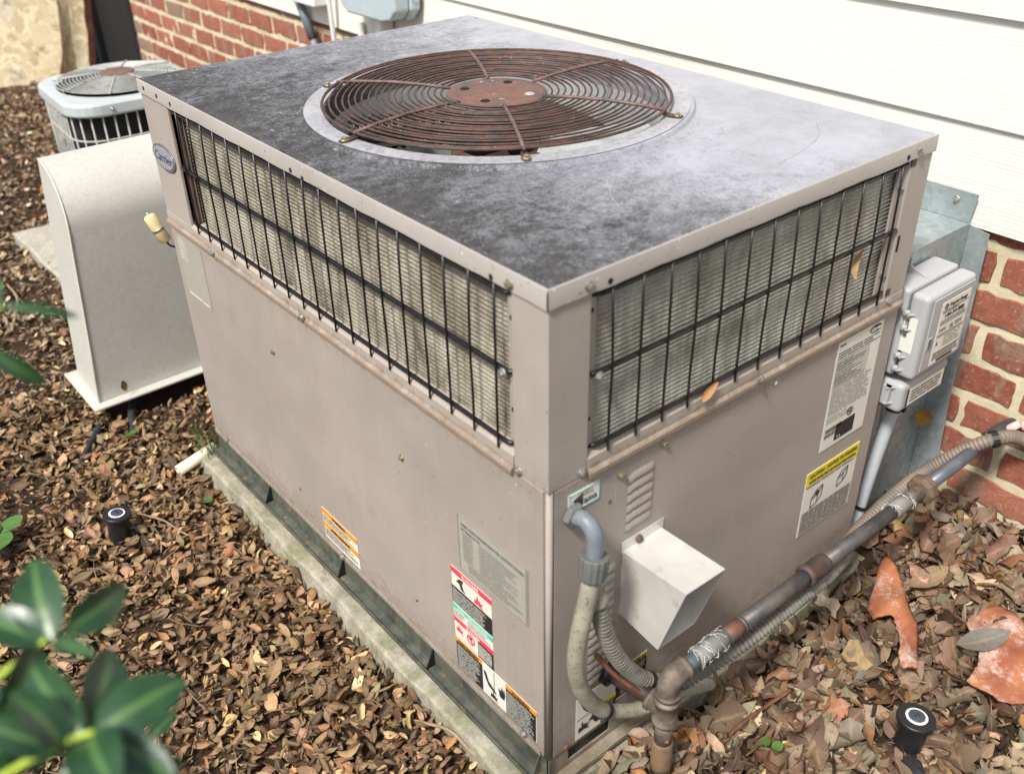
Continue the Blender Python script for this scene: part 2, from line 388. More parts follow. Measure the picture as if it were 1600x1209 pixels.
def prism(bm, pts, d):
    """pts: polygon as 3-D points, d: extrusion vector"""
    a = [bm.verts.new(p) for p in pts]; b = [bm.verts.new(Vector(p)+Vector(d)) for p in pts]
    bm.faces.new(a); bm.faces.new(list(reversed(b)))
    n = len(pts)
    for i in range(n): bm.faces.new([a[i], b[i], b[(i+1)%n], a[(i+1)%n]])
    bmesh.ops.recalc_face_normals(bm, faces=bm.faces)
def tube(bm, pts, r, seg=12, caps=True, ripple=None):
    """swept round tube; r number or list; ripple=(pitch, depth) makes it corrugated"""
    P = [Vector(p) for p in pts]
    if ripple:
        L = [0]
        for a, b in zip(P, P[1:]): L.append(L[-1]+(b-a).length)
        n = max(2, int(L[-1]/(ripple[0]/4))); Q = []; R = []
        for i in range(n+1):
            s = L[-1]*i/n; k = 0
            while k < len(L)-2 and L[k+1] < s: k += 1
            f = (s-L[k])/max(1e-9, L[k+1]-L[k]); Q.append(P[k].lerp(P[k+1], f))
            R.append((r if not isinstance(r, list) else r[0]) + ripple[1]*(.5 if i % 4 in (1, 2) else -.5))
        P, r = Q, R
    rings = []; n = len(P)
    T = [(P[min(i+1, n-1)]-P[max(i-1, 0)]).normalized() for i in range(n)]
    u = T[0].orthogonal().normalized()
    for i in range(n):
        u = (u - T[i]*u.dot(T[i])).normalized(); w = T[i].cross(u)
        rr = r[i] if isinstance(r, list) else r
        rings.append([bm.verts.new(P[i]+(u*math.cos(2*PI*k/seg)+w*math.sin(2*PI*k/seg))*rr) for k in range(seg)])
    for a, b in zip(rings, rings[1:]):
        for k in range(seg): bm.faces.new([a[k], a[(k+1)%seg], b[(k+1)%seg], b[k]])
    if caps: bm.faces.new(list(reversed(rings[0]))); bm.faces.new(rings[-1])
    return rings
def smooth_path(pts, n=8):
    P = [Vector(p) for p in pts]; P = [P[0]*2-P[1]]+P+[P[-1]*2-P[-2]]; out = []
    for i in range(1, len(P)-2):
        a, b, c, d = P[i-1:i+3]
        for k in range(n):
            t = k/n
            out.append(.5*((2*b)+(c-a)*t+(2*a-5*b+4*c-d)*t*t+(3*b-a-3*c+d)*t**3))
    out.append(P[-2]); return out
def lathe(bm, prof, c=(0, 0, 0), axis='z', seg=24, closed=False):
    rings = []
    for r, h in prof:
        ring = []
        for k in range(seg):
            a = 2*PI*k/seg; q = (r*math.cos(a), r*math.sin(a), h)
            if axis == 'y': q = (q[0], -q[2], q[1])       # axis points to -y
            if axis == 'x': q = (-q[2], q[0], q[1])       # axis points to -x
            ring.append(bm.verts.new((q[0]+c[0], q[1]+c[1], q[2]+c[2])))
        rings.append(ring)
    pairs = list(zip(rings, rings[1:])) + ([(rings[-1], rings[0])] if closed else [])
    for a, b in pairs:
        for k in range(seg): bm.faces.new([a[k], a[(k+1)%seg], b[(k+1)%seg], b[k]])
    if not closed:
        if prof[0][0] > 1e-5: bm.faces.new(list(reversed(rings[0])))
        if prof[-1][0] > 1e-5: bm.faces.new(rings[-1])
    bmesh.ops.remove_doubles(bm, verts=bm.verts, dist=1e-6)
    bmesh.ops.recalc_face_normals(bm, faces=bm.faces)

# faces of the big unit: 'R' = plane y=0 (u = x), 'L' = plane x=0 (u = -y); n = distance proud of it
def FR(u, v, n, y0=0.0): return (u, y0-n, v)
def FL(u, v, n, x0=0.0): return (x0-n, -u, v)
def rect(name, F, u0, v0, u1, v1, n, mat, parent, th=.0006):
    bm = bmesh.new(); a = [F(u0, v0, n-th), F(u1, v0, n-th), F(u1, v1, n-th), F(u0, v1, n-th)]
    d = Vector(F(u0, v0, n))-Vector(F(u0, v0, n-th)); prism(bm, a, d)
    return part(name, bm, mat, parent)
def poly(name, F, pts, n, mat, parent):
    bm = bmesh.new(); a = [F(u, v, n-.0005) for u, v in pts]; d = Vector(F(0, 0, n))-Vector(F(0, 0, n-.0005)); prism(bm, a, d)
    return part(name, bm, mat, parent)
def text(F, u, v, size, body, n, mat, parent, align='LEFT', sx=1.0, name='printed_text', shear=0):
    cu = bpy.data.curves.new(name, 'FONT'); cu.body = body; cu.size = size; cu.align_x = align; cu.align_y = 'CENTER'
    cu.shear = shear; cu.extrude = .0002; cu.materials.append(mat); cu.resolution_u = 3
    o = bpy.data.objects.new(name, cu); COL.objects.link(o)
    O = Vector(F(u, v, n)); U = (Vector(F(u+1, v, n))-O); V = (Vector(F(u, v+1, n))-O)
    m = Matrix((U*sx, V, U.cross(V))).transposed().to_4x4(); m.translation = O
    me = bpy.data.meshes.new_from_object(o); bpy.data.objects.remove(o); me.transform(m); me.name = name
    return link(name, me, mat, parent)
def print_lines(F, u0, v0, u1, v1, rows, n, mat, parent, seed=0, fill=.62, ragged=.3, name='small_print', cols=None):
    """rows of print too small to read"""
    r = random.Random(seed); bm = bmesh.new(); h = (v1-v0)/rows
    for i in range(rows):
        v = v1-(i+.5)*h; u = u0; end = u1-(u1-u0)*r.random()*ragged
        while u < end:
            w = h*r.uniform(2.2, 8.5); w = min(w, end-u)
            if w > h*.3 and (cols is None or any(a <= (u-u0)/(u1-u0) <= b for a, b in cols)):
                vs = [bm.verts.new(F(*q, n)) for q in ((u, v-h*fill/2), (u+w, v-h*fill/2), (u+w, v+h*fill/2), (u, v+h*fill/2))]
                bm.faces.new(vs)
            u += w+h*.55
    return part(name, bm, mat, parent)

# hex head sheet-metal screws
def screw_mesh(axis):
    bm = bmesh.new(); lathe(bm, [(.0068, 0), (.0068, .0012), (.0062, .0018)], axis=axis, seg=16)
    lathe(bm, [(.0045, .0018), (.0045, .0050), (.0038, .0056)], axis=axis, seg=6)
    return mesh_of(bm, 'screw_'+axis)
SCREW = {}
def screw(loc, axis, parent, mat=None, s=1.0):
    key = (axis, (mat or zinc).name)
    if key not in SCREW:
        SCREW[key] = screw_mesh(axis); SCREW[key].materials.append(mat or zinc)
    o = bpy.data.objects.new('screw', SCREW[key]); COL.objects.link(o); adopt(o, parent); o.location = loc; o.scale = (s, s, s)
    ang = rnd.random()*3
    if axis == 'y': o.rotation_euler = (0, ang, 0)
    elif axis == 'x': o.rotation_euler = (ang, 0, 0)
    else: o.rotation_euler = (0, 0, ang)
    return o
def hole(loc, axis, parent, r=.0042):
    bm = bmesh.new(); lathe(bm, [(r, .0), (r, .0008)], axis=axis, seg=12)
    o = part('punched_hole', bm, hole_black, parent); o.location = loc
    return o

# ------------------------------------------------------------------ ground
def sstep(a, b, x): t = np.clip((x-a)/(b-a), 0, 1); return t*t*(3-2*t)
def gz(x, y):
    x = np.asarray(x, float); y = np.asarray(y, float)
    z = -.103 + .058*sstep(.35, 1.05, x)*(1-sstep(.8, 2.5, y)) + .042*np.exp(-((x-.15)**2+(y+.13)**2)/.012) + .02*sstep(1.2, 2.2, y)
    return z + .006*np.sin(x*7.1+1.3)*np.sin(y*6.3) + .004*np.sin(x*17+y*11)
xs = np.concatenate([np.linspace(-60, -3, 14)[:-1], np.linspace(-3, -1.4, 8)[:-1], np.linspace(-1.4, 1.3, 136), np.linspace(1.3, 60, 14)[1:]])
ys = np.concatenate([np.linspace(-60, -2, 14)[:-1], np.linspace(-2, -1, 6)[:-1], np.linspace(-1, 6, 260), np.linspace(6, 60, 14)[1:]])
X, Y = np.meshgrid(xs, ys, indexing='ij'); Zg = gz(X, Y) + rs.uniform(-.004, .004, X.shape)
V = np.stack([X, Y, Zg], -1).reshape(-1, 3); nx, ny = X.shape
idx = np.arange(nx*ny).reshape(nx, ny)
Fq = np.stack([idx[:-1, :-1], idx[1:, :-1], idx[1:, 1:], idx[:-1, 1:]], -1).reshape(-1, 4)
me = bpy.data.meshes.new('ground'); me.from_pydata(V.tolist(), [], Fq.tolist())
g = link('ground', me, soil_m, None, True); g['kind'] = 'structure'

# ------------------------------------------------------------------ house wall: bricks, mortar, lap siding
WX = 1.105
wall = thing('house_wall', 'red brick house wall with cream lap siding above, behind the big air conditioner', 'wall', (1.3, 2, -.1))
bm = bmesh.new()
Yn = np.arange(-1.0, 7.01, .02); Zn = np.arange(-.16, .575, .0131)
vv = [[bm.verts.new((WX-.0022+.0016*math.sin(y*31+z*57)+.001*math.sin(y*83-z*41)+rnd.uniform(-.0012, .0012), y, z)) for z in Zn] for y in Yn]
for i in range(len(Yn)-1):
    for j in range(len(Zn)-1): bm.faces.new([vv[i][j], vv[i][j+1], vv[i+1][j+1], vv[i+1][j]])
bk = [bm.verts.new(p) for p in ((WX+.2, -1, -.16), (WX+.2, 7, -.16), (WX+.2, 7, .575), (WX+.2, -1, .575))]; bm.faces.new(bk)
part('mortar', bm, mortar_m, wall, True)
PITCH, COURSE = .19, .078
def brick_variant(seed):
    r = random.Random(seed); bm = bmesh.new()
    hl, hh = (PITCH-.0170)/2, (COURSE-.0185)/2
    # front outline slightly ragged, then a chamfer back into the joint
    outline = []
    for k in range(9): outline.append((-hl+2*hl*k/9, -hh))
    for k in range(3): outline.append((hl, -hh+2*hh*k/3))
    for k in range(9): outline.append((hl-2*hl*k/9, hh))
    for k in range(3): outline.append((-hl, hh-2*hh*k/3))
    jit = [(a+r.uniform(-.0030, .0026), b+r.uniform(-.0030, .0028)) for a, b in outline]
    f = [bm.verts.new((r.uniform(0, .0012), a*.982, b*.95)) for a, b in jit]
    m = [bm.verts.new((.003, a, b)) for a, b in jit]
    k_ = [bm.verts.new((.03, a, b)) for a, b in jit]
    c = bm.verts.new((-.0004, 0, 0)); n = len(f)
    for i in range(n):
        j = (i+1) % n
        bm.faces.new([c, f[j], f[i]]); bm.faces.new([f[i], f[j], m[j], m[i]]); bm.faces.new([m[i], m[j], k_[j], k_[i]])
    bmesh.ops.recalc_face_normals(bm, faces=bm.faces)
    me = mesh_of(bm, 'brick'); me.materials.append(brick_m); return me
BV = [brick_variant(s) for s in range(10)]
nb = 0
for row in range(-2, 5):
    pass
for row in range(9):
    z0 = -.104+COURSE*row; odd = row % 2
    yj = (-.107 if row % 2 == 0 else -.012)          # a joint centre
    k0 = -3 if odd == 0 else -4
    for k in range(k0, 31):
        y = yj+PITCH*(k+.5)
        if y > 5.75 or y < -.62: continue
        if .1 < y < 1.25 and z0 < .5: continue            # wholly behind the duct and the unit
        o = bpy.data.objects.new('brick', BV[rnd.randrange(10)]); COL.objects.link(o); adopt(o, wall)
        o.location = (WX-.006+rnd.uniform(-.0015, .0015), y+rnd.uniform(-.0025, .0025), z0+COURSE/2+rnd.uniform(-.001, .001))
        o.rotation_euler = (rnd.uniform(-.008, .008), 0, rnd.uniform(-.006, .006)); nb += 1
# lap siding boards
for i in range(6):
    z0 = .553+.18*i; bm = bmesh.new()
    N = 160; yy = np.linspace(-1.2, 7, N)
    prof = [(WX-.006, z0+.003), (WX-.0205, z0), (WX-.0220, z0+.002), (WX-.0125, z0+.196), (WX-.008, z0+.198)]
    rings = [[bm.verts.new((px+.0012*math.sin(y*2.3+i*2), y, pz+.0012*math.sin(y*1.7+i))) for px, pz in prof] for y in yy]
    for a, b in zip(rings, rings[1:]):
        for k in range(len(prof)-1): bm.faces.new([a[k], a[k+1], b[k+1], b[k]])
    bmesh.ops.recalc_face_normals(bm, faces=bm.faces)
    part('siding_board', bm, siding_m, wall)
bm = bmesh.new(); box(bm, WX-.004, WX+.2, -1.2, 7, .545, 1.65); part('sheathing', bm, siding_m, wall)
bm = bmesh.new(); box(bm, WX-.036, WX-.0285, 2.125, 2.16, .45, .60); part('joint_trim', bm, siding_m, wall)

# ------------------------------------------------------------------ concrete pad under the unit
def rough_slab(name, x0, x1, y0, y1, ztop, zbot, mat, flare, amp, label, cat):
    bm = bmesh.new(); n = 90
    per = []
    for k in range(n): per.append((x0, y1+(y0-y1)*k/n))
    for k in range(n): per.append((x0+(x1-x0)*k/n, y0))
    for k in range(n): per.append((x1, y0+(y1-y0)*k/n))
    for k in range(n): per.append((x1+(x0-x1)*k/n, y1))
    cx, cy = (x0+x1)/2, (y0+y1)/2; rings = []
    for lvl, (zz, out) in enumerate(((ztop, 0), (ztop-.004, .005), (ztop-.03, flare*.5), (zbot, flare))):
        ring = []
        for i, (x, y) in enumerate(per):
            w = amp*(math.sin(i*.23+lvl*.5)+.6*math.sin(i*.61+lvl)+rnd.uniform(-1, 1)*.15)
            dx = -1 if abs(x-x0) < 1e-6 else (1 if abs(x-x1) < 1e-6 else 0)
            dy = -1 if abs(y-y0) < 1e-6 else (1 if abs(y-y1) < 1e-6 else 0)
            ring.append(bm.verts.new((x+dx*(out+w), y+dy*(out+w), zz+rnd.uniform(-.001, .001))))
        rings.append(ring)
    m = len(per)
    for a, b in zip(rings, rings[1:]):
        for k in range(m): bm.faces.new([a[k], b[k], b[(k+1) % m], a[(k+1) % m]])
    bm.faces.new(rings[0]); bmesh.ops.recalc_face_normals(bm, faces=bm.faces)
    o = part(name, bm, mat, None, False); return tag(o, label, cat)
rough_slab('concrete_pad', -.040, .83, -.020, 1.185, -.058, -.13, pad_mat, .018, .0028, 'mossy concrete pad with rough edge under the big air conditioner', 'concrete pad')
rough_slab('concrete_slab', .02, .80, 2.02, 2.84, -.052, -.12, slab_mat, .012, .002, 'pale concrete slab poking out left of the cream duct cover, under the small condenser', 'concrete slab')

# ------------------------------------------------------------------ the packaged air conditioner
W, D, H, ZS = .78, 1.168, .807, .521
ac = thing('air_conditioner', 'large beige packaged air conditioner with rusty round fan grille on its sooty top', 'air conditioner', (W/2, D/2, 0))
OP_Z0, OP_Z1 = .548, .781
# corner posts (upper section)
def post(pts, z0, z1):
    bm = bmesh.new(); prism(bm, [(x, y, z0) for x, y in pts], (0, 0, z1-z0)); part('corner_post', bm, pale_paint, ac, False, .0012)
post([(0, 0), (.066, 0), (.066, .004), (.010, .012), (.004, .066), (0, .066)], ZS, H-.002)
post([(W, 0), (W, .068), (W-.012, .068), (W-.062, .006), (W-.056, 0)], ZS, H-.002)
post([(0, D), (0, D-.120), (.006, D-.120), (.012, D-.012), (.07, D)], ZS, H-.002)
post([(W, D), (W-.07, D), (W, D-.07)], ZS, H-.002)
# inner return strips beside the openings
for a in ((.066, .078, .0035, .012),): 
    bm = bmesh.new(); box(bm, .0665, .079, .006, .010, OP_Z0, OP_Z1); part('post_return', bm, body_paint, ac)
    bm = bmesh.new(); box(bm, .006, .010, .0665, .079, OP_Z0, OP_Z1); part('post_return', bm, body_paint, ac)
    bm = bmesh.new(); box(bm, W-.077, W-.0565, .006, .010, OP_Z0, OP_Z1); part('post_return', bm, body_paint, ac)
    bm = bmesh.new(); box(bm, .012, .030, D-.135, D-.1205, OP_Z0, OP_Z1); part('post_return', bm, rust_wire, ac)
# sill flanges under the openings: sloped shelf + vertical band with a rounded nose
def sill(F, u0, u1, mat):
    bm = bmesh.new()
    pr = [(.030, -.030), (.030, .0), (.002, .0)]
    prof = [(OP_Z0+.006, -.030), (OP_Z0+.002, -.006), (OP_Z0-.004, .0005), (OP_Z0-.020, .0015), (OP_Z0-.0245, .0060), (ZS-.003, .0065), (ZS-.006, .003), (ZS-.006, -.004), (OP_Z0-.01, -.03)]
    a = [bm.verts.new(F(u0, v, n)) for v, n in prof]; b = [bm.verts.new(F(u1, v, n)) for v, n in prof]
    for i in range(len(prof)): j = (i+1) % len(prof); bm.faces.new([a[i], a[j], b[j], b[i]])
    bm.faces.new(a); bm.faces.new(list(reversed(b))); bmesh.ops.recalc_face_normals(bm, faces=bm.faces)
    part('sill_flange', bm, mat, ac)
sill(FR, .0665, W-.0005, grimy_paint)
sill(FL, -(D-.0), -.0665, grimy_paint)
# lower cabinet
bm = bmesh.new(); prism(bm, [(.010, .0, 0), (W, .0, 0), (W, .004, 0), (.014, .004, 0)], (0, 0, ZS-.001)); part('front_panel', bm, body_paint, ac, False, .0015)
bm = bmesh.new(); prism(bm, [(0, .010, .002), (0, D, .002), (.004, D, .002), (.004, .010, .002)], (0, 0, ZS-.003)); part('side_panel', bm, body_paint, ac, False, .0015)
bm = bmesh.new(); prism(bm, [(.0015, .0085, 0), (.0015, .0035, 0), (.004, .0012, 0), (.0085, .0, 0), (.0095, .003, 0)], (0, 0, ZS-.001)); part('corner_bead', bm, body_paint, ac, True)
bm = bmesh.new(); box(bm, .005, .009, .0045, .012, .002, ZS-.01); part('panel_gap', bm, hole_black, ac)
bm = bmesh.new(); box(bm, -.0020, -.0002, .016, D-.002, .0, .011); part('bottom_hem', bm, pale_paint, ac, False, .0008)
bm = bmesh.new(); box(bm, W-.005, W, .0045, D, 0, H-.03); part('back_panel', bm, body_paint, ac)
bm = bmesh.new(); box(bm, .0045, W-.006, D-.004, D, 0, H-.03); part('end_panel', bm, body_paint, ac)
# inside of the coil section
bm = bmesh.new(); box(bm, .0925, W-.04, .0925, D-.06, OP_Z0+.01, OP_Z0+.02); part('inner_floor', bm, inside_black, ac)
# louvred access strip: raised ribs
def louvre(u0, u1, v0, v1, n, name='louvre'):
    h = (v1-v0)/n
    for i in range(n):
        z = v0+h*i; bm = bmesh.new(); w = u1-u0; pr = [(0, .12), (.0024, .24), (.0030, .40), (.0014, .8), (0, .99)]
        cols = [(0, 0), (.10, .8), (.2, 1), (.9, 1), (1, .55)]
        g_ = [[bm.verts.new(FR(u0+w*c, z+h*p-(.004 if c < .15 else 0)*(1-c), .0003+d*s)) for d, p in pr] for c, s in cols]
        for a, b in zip(g_, g_[1:]):
            for k in range(len(pr)-1): bm.faces.new([a[k], a[k+1], b[k+1], b[k]])
        bmesh.ops.recalc_face_normals(bm, faces=bm.faces); part(name, bm, body_paint, ac, True)
louvre(.143, .192, .380, .482, 6)
louvre(.078, .126, .108, .336, 13)
# base rail, gussets and lip
bm = bmesh.new(); box(bm, .003, .006, -.002, D, -.047, -.001); part('base_rail', bm, rail_mat, ac)
bm = bmesh.new(); box(bm, -.018, .003, -.018, D, -.0505, -.0475); box(bm, -.0195, -.0175, -.0195, D, -.0505, -.041); part('rail_flange', bm, rail_mat, ac)
for y in (.304, .605, .906, .02):
    bm = bmesh.new(); prism(bm, [(.003, y, -.003), (-.0155, y, -.0465), (.003, y, -.0465)], (0, .003, 0)); part('rail_gusset', bm, inside_black if y > .1 else rail_mat, ac)
bm = bmesh.new(); box(bm, .003, .045, .003, .0055, -.047, -.001); box(bm, .135, W, .003, .0055, -.047, -.001)
box(bm, .0455, .1345, .003, .0055, -.010, -.001); box(bm, .0455, .1345, .003, .0055, -.047, -.037); part('base_rail', bm, rusty_rail, ac)
bm = bmesh.new(); box(bm, .04, .14, .020, .022, -.045, 0); part('fork_slot', bm, rust_plate, ac)
bm = bmesh.new(); box(bm, .003, W, -.018, .003, -.0507, -.0477); box(bm, -.0195, W, -.0197, -.0177, -.0507, -.041); part('rail_flange', bm, rusty_rail, ac)

# coils: corrugated rows of fins
def coil(F, u0, u1, v0, v1, back, mat, pitch=.0068, name='coil'):
    bm = bmesh.new(); nr = int((v1-v0)/pitch); prev = None; nu = 60
    for i in range(nr*4+1):
        z = v0+pitch*i/4; n = -back+(.0022, .0030, .0018, -.0034)[i % 4]
        line = [bm.verts.new(F(u0+(u1-u0)*k/nu, z, n+.0006*math.sin(k*1.9+i*.01)*rnd.random())) for k in range(nu+1)]
        if prev:
            for k in range(nu): bm.faces.new([prev[k], prev[k+1], line[k+1], line[k]])
        prev = line
    bmesh.ops.recalc_face_normals(bm, faces=bm.faces)
    return part(name, bm, mat, ac, True)
coil(FR, .068, W-.06, OP_Z0+.004, OP_Z1+.004, .016, coil_front)
coil(FL, -(D-.155), -.068, OP_Z0+.004, OP_Z1+.004, .018, coil_left)
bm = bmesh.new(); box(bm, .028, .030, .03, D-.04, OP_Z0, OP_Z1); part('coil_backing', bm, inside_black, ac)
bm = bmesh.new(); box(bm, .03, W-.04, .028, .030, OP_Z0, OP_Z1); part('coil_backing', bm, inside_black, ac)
for i, xx in enumerate((.016, .021)):
    bm = bmesh.new(); tube(bm, [(xx, D-.142-.006*i, OP_Z0+.01), (xx, D-.142-.006*i, OP_Z1)], .0016, 8); part('coil_end_tube', bm, zinc, ac)

# wire guards in front of the coils
def guard(F, u0, u1, us, parent_name):
    gd = bpy.data.objects.new('coil_guard', None); COL.objects.link(gd); gd.empty_display_size = .02; adopt(gd, ac)
    for v, r, a, b in ((.772, .0029, u0, u1), (.666, .0037, u0-.004, u1+.004), (.558, .0033, u0, u1)):
        bm = bmesh.new(); pts = [F(a, v, -.008), F(a+.010, v, -.0025)] + [F(a+.02+(b-a-.04)*k/8, v+.0006*math.sin(k*2), -.0020) for k in range(9)] + [F(b-.010, v, -.0025), F(b, v, -.008)]
        tube(bm, pts, r, 8); part('guard_rail', bm, black_wire, gd, True)
    for u in us:
        bm = bmesh.new(); j = rnd.uniform(-.0015, .0015)
        tube(bm, [F(u+j, .7785, .0004), F(u, .72, .0018), F(u-j, .666, .0024), F(u+j*.5, .60, .0018), F(u, .544, .0018)], .0018, 8)
        part('guard_wire', bm, black_wire, gd, True)
    return gd
guard(FR, .073, W-.054, [.1005+.0500*k for k in range(13)], 'R')
guard(FL, -(D-.125), -.070, [-(.0955+.0508*k) for k in range(19)], 'L')
for x in (.079,): screw((x, -.003, .664), 'y', ac)
screw((-.003, .080, .664), 'x', ac)

# ---- top cover with fan opening
FC = Vector((.3985, .5865)); RH, RB = .288, .331
zt = H
bm = bmesh.new(); NA = 128
def circ(r, z): return [bm.verts.new((FC.x+r*math.cos(2*PI*k/NA), FC.y+r*math.sin(2*PI*k/NA), z)) for k in range(NA)]
def edgepts(z, inset=0):
    out = []
    for k in range(NA):
        a = 2*PI*k/NA; dx, dy = math.cos(a), math.sin(a)
        tx = ((W+.0006-inset-FC.x)/dx if dx > 0 else (-.0006+inset-FC.x)/dx) if abs(dx) > 1e-9 else 1e9
        ty = ((D+.0006-inset-FC.y)/dy if dy > 0 else (-.0006+inset-FC.y)/dy) if abs(dy) > 1e-9 else 1e9
        t_ = min(tx, ty); out.append((FC.x+dx*t_, FC.y+dy*t_, z))
    return out
# snap nearest samples to the true corners
def snap(pts, inset):
    pts = [list(p) for p in pts]
    for cx in (-.0006+inset, W+.0006-inset):
        for cy in (-.0006+inset, D+.0006-inset):
            k = min(range(NA), key=lambda i: (pts[i][0]-cx)**2+(pts[i][1]-cy)**2); pts[k][0], pts[k][1] = cx, cy
    return pts
rings = [[bm.verts.new(p) for p in snap(edgepts(zt-.0035, -.0012), -.0012)],
         [bm.verts.new(p) for p in snap(edgepts(zt-.0005, .001), .001)],
         [bm.verts.new(p) for p in snap(edgepts(zt-.0003, .006), .006)]]
for f in (.25, .5, .75):
    inner = [(FC.x+(RB+.012)*math.cos(2*PI*k/NA), FC.y+(RB+.012)*math.sin(2*PI*k/NA)) for k in range(NA)]
    e = snap(edgepts(zt, .006), .006)
    rings.append([bm.verts.new((e[k][0]*(1-f)+inner[k][0]*f, e[k][1]*(1-f)+inner[k][1]*f, zt-.0015*math.sin(f*PI))) for k in range(NA)])
rings += [circ(RB+.010, zt), circ(RB+.006, zt-.0016), circ(RB+.003, zt-.0012), circ(RB-.001, zt+.0042), circ(RB-.006, zt+.0046), circ(RH+.004, zt+.0050), circ(RH, zt+.0025), circ(RH-.001, zt-.035)]
for a, b in zip(rings, rings[1:]):
    for k in range(NA): bm.faces.new([a[k], a[(k+1) % NA], b[(k+1) % NA], b[k]])
bmesh.ops.recalc_face_normals(bm, faces=bm.faces)
top = part('top_cover', bm, top_mat, ac, True)
m = top.modifiers.new('edges', 'EDGE_SPLIT'); m.split_angle = math.radians(38)
# the bright fan ring of the cover is less sooty: its own annulus a hair above
bm = bmesh.new(); r0, r1 = circ(RB-.0068, zt+.0057), circ(RH+.0045, zt+.0055)
for k in range(NA): bm.faces.new([r0[k], r1[k], r1[(k+1) % NA], r0[(k+1) % NA]])
bmesh.ops.recalc_face_normals(bm, faces=bm.faces)
ring_paint = plain('chalky_ring_paint', (.37, .37, .40, 1), .4, 0, .2, 9, .3, (.22, .20, .195, 1), (.46, .72), 120)
o = part('fan_opening_ring', bm, ring_paint, ac, True)
# downturned lip of the cover, one strip for each side (slightly dented)
def lip(F, u0, u1, name='cover_lip'):
    bm = bmesh.new(); N = 40; A = []
    for k in range(N+1):
        u = u0+(u1-u0)*k/N; d = .0007*math.sin(k*.9)+.0004*math.sin(k*2.3)
        A.append([bm.verts.new(F(u, v+(d if j > 2 else 0), n)) for j, (v, n) in enumerate(((zt-.0004, .0004), (zt-.0010, .0019), (zt-.0028, .0026), (zt-.0262, .0030), (zt-.0262, .0016)))])
    for a, b in zip(A, A[1:]):
        for k in range(4): bm.faces.new([a[k], a[k+1], b[k+1], b[k]])
    bmesh.ops.recalc_face_normals(bm, faces=bm.faces); part(name, bm, lip_mat, ac, True).modifiers.new('edges', 'EDGE_SPLIT').split_angle = math.radians(28)
lip(FR, -.0022, W+.0025); lip(FL, -(D+.0022), .0012)
bm = bmesh.new(); box(bm, W+.0006, W+.0025, -.002, D, zt-.026, zt-.001); box(bm, 0, W, D+.0006, D+.0025, zt-.026, zt-.001); part('cover_lip', bm, lip_mat, ac)
bm = bmesh.new(); box(bm, -.0034, -.0026, -.0026, -.0010, zt-.026, zt-.005); part('lip_seam', bm, hole_black, ac)
# scratches on the cover
for pts in ([(.690, .150), (.650, .118), (.600, .098), (.548, .086), (.500, .080)], [(.752, .075), (.728, .060), (.722, .052)], [(.30, .20), (.245, .155), (.225, .12)]):
    bm = bmesh.new(); tube(bm, smooth_path([(x, y, zt-.0009) for x, y in pts]), .0007, 5); part('scratch', bm, ring_paint, ac, True)

# ---- fan section
bm = bmesh.new(); lathe(bm, [(RH-.002, zt-.034), (RH-.004, zt-.12), (RH-.002, zt-.20)], (FC.x, FC.y, 0), 'z', 64)
bmesh.ops.delete(bm, geom=[f for f in bm.faces if len(f.verts) > 4], context='FACES')
part('fan_shroud', bm, fan_grey, ac, True)
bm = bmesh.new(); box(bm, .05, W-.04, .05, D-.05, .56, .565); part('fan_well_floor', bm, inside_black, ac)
fan = bpy.data.objects.new('fan', None); COL.objects.link(fan); adopt(fan, ac)
for k in range(4):
    a0 = math.radians(-62+90*k); bm = bmesh.new(); rows = []
    for i in range(13):
        t_ = i/12; a = a0-math.radians(34)+math.radians(68)*t_
        rows.append([bm.verts.new((FC.x+r*math.cos(a+.25*(r-.05)), FC.y+r*math.sin(a+.25*(r-.05)), zt-.085+.05*(t_-.5)+.012*math.sin(t_*PI))) for r in np.linspace(.075, .272, 9)])
    for a, b in zip(rows, rows[1:]):
        for j in range(8): bm.faces.new([a[j], a[j+1], b[j+1], b[j]])
    bmesh.ops.recalc_face_normals(bm, faces=bm.faces); part('fan_blade', bm, fan_grey if k == 0 else fan_dark, fan, True)  # sun and shade painted in: first blade pale, the rest dark
bm = bmesh.new(); lathe(bm, [(.0, zt-.075), (.082, zt-.078), (.085, zt-.11), (.0, zt-.11)], (FC.x, FC.y, 0), 'z', 32); part('fan_hub', bm, rust_plate, fan, True)
bm = bmesh.new(); lathe(bm, [(0, zt-.03), (.062, zt-.032), (.066, zt-.04), (.066, zt-.075), (0, zt-.076)], (FC.x, FC.y, 0), 'z', 32); part('fan_motor', bm, motor_mat, ac, True)
bm = bmesh.new(); tube(bm, [(FC.x-.02, FC.y+.05, zt-.05), (FC.x-.20, FC.y+.16, zt-.05)], .028, 20, True, (.016, .004)); part('capacitor_can', bm, motor_mat, ac, True)
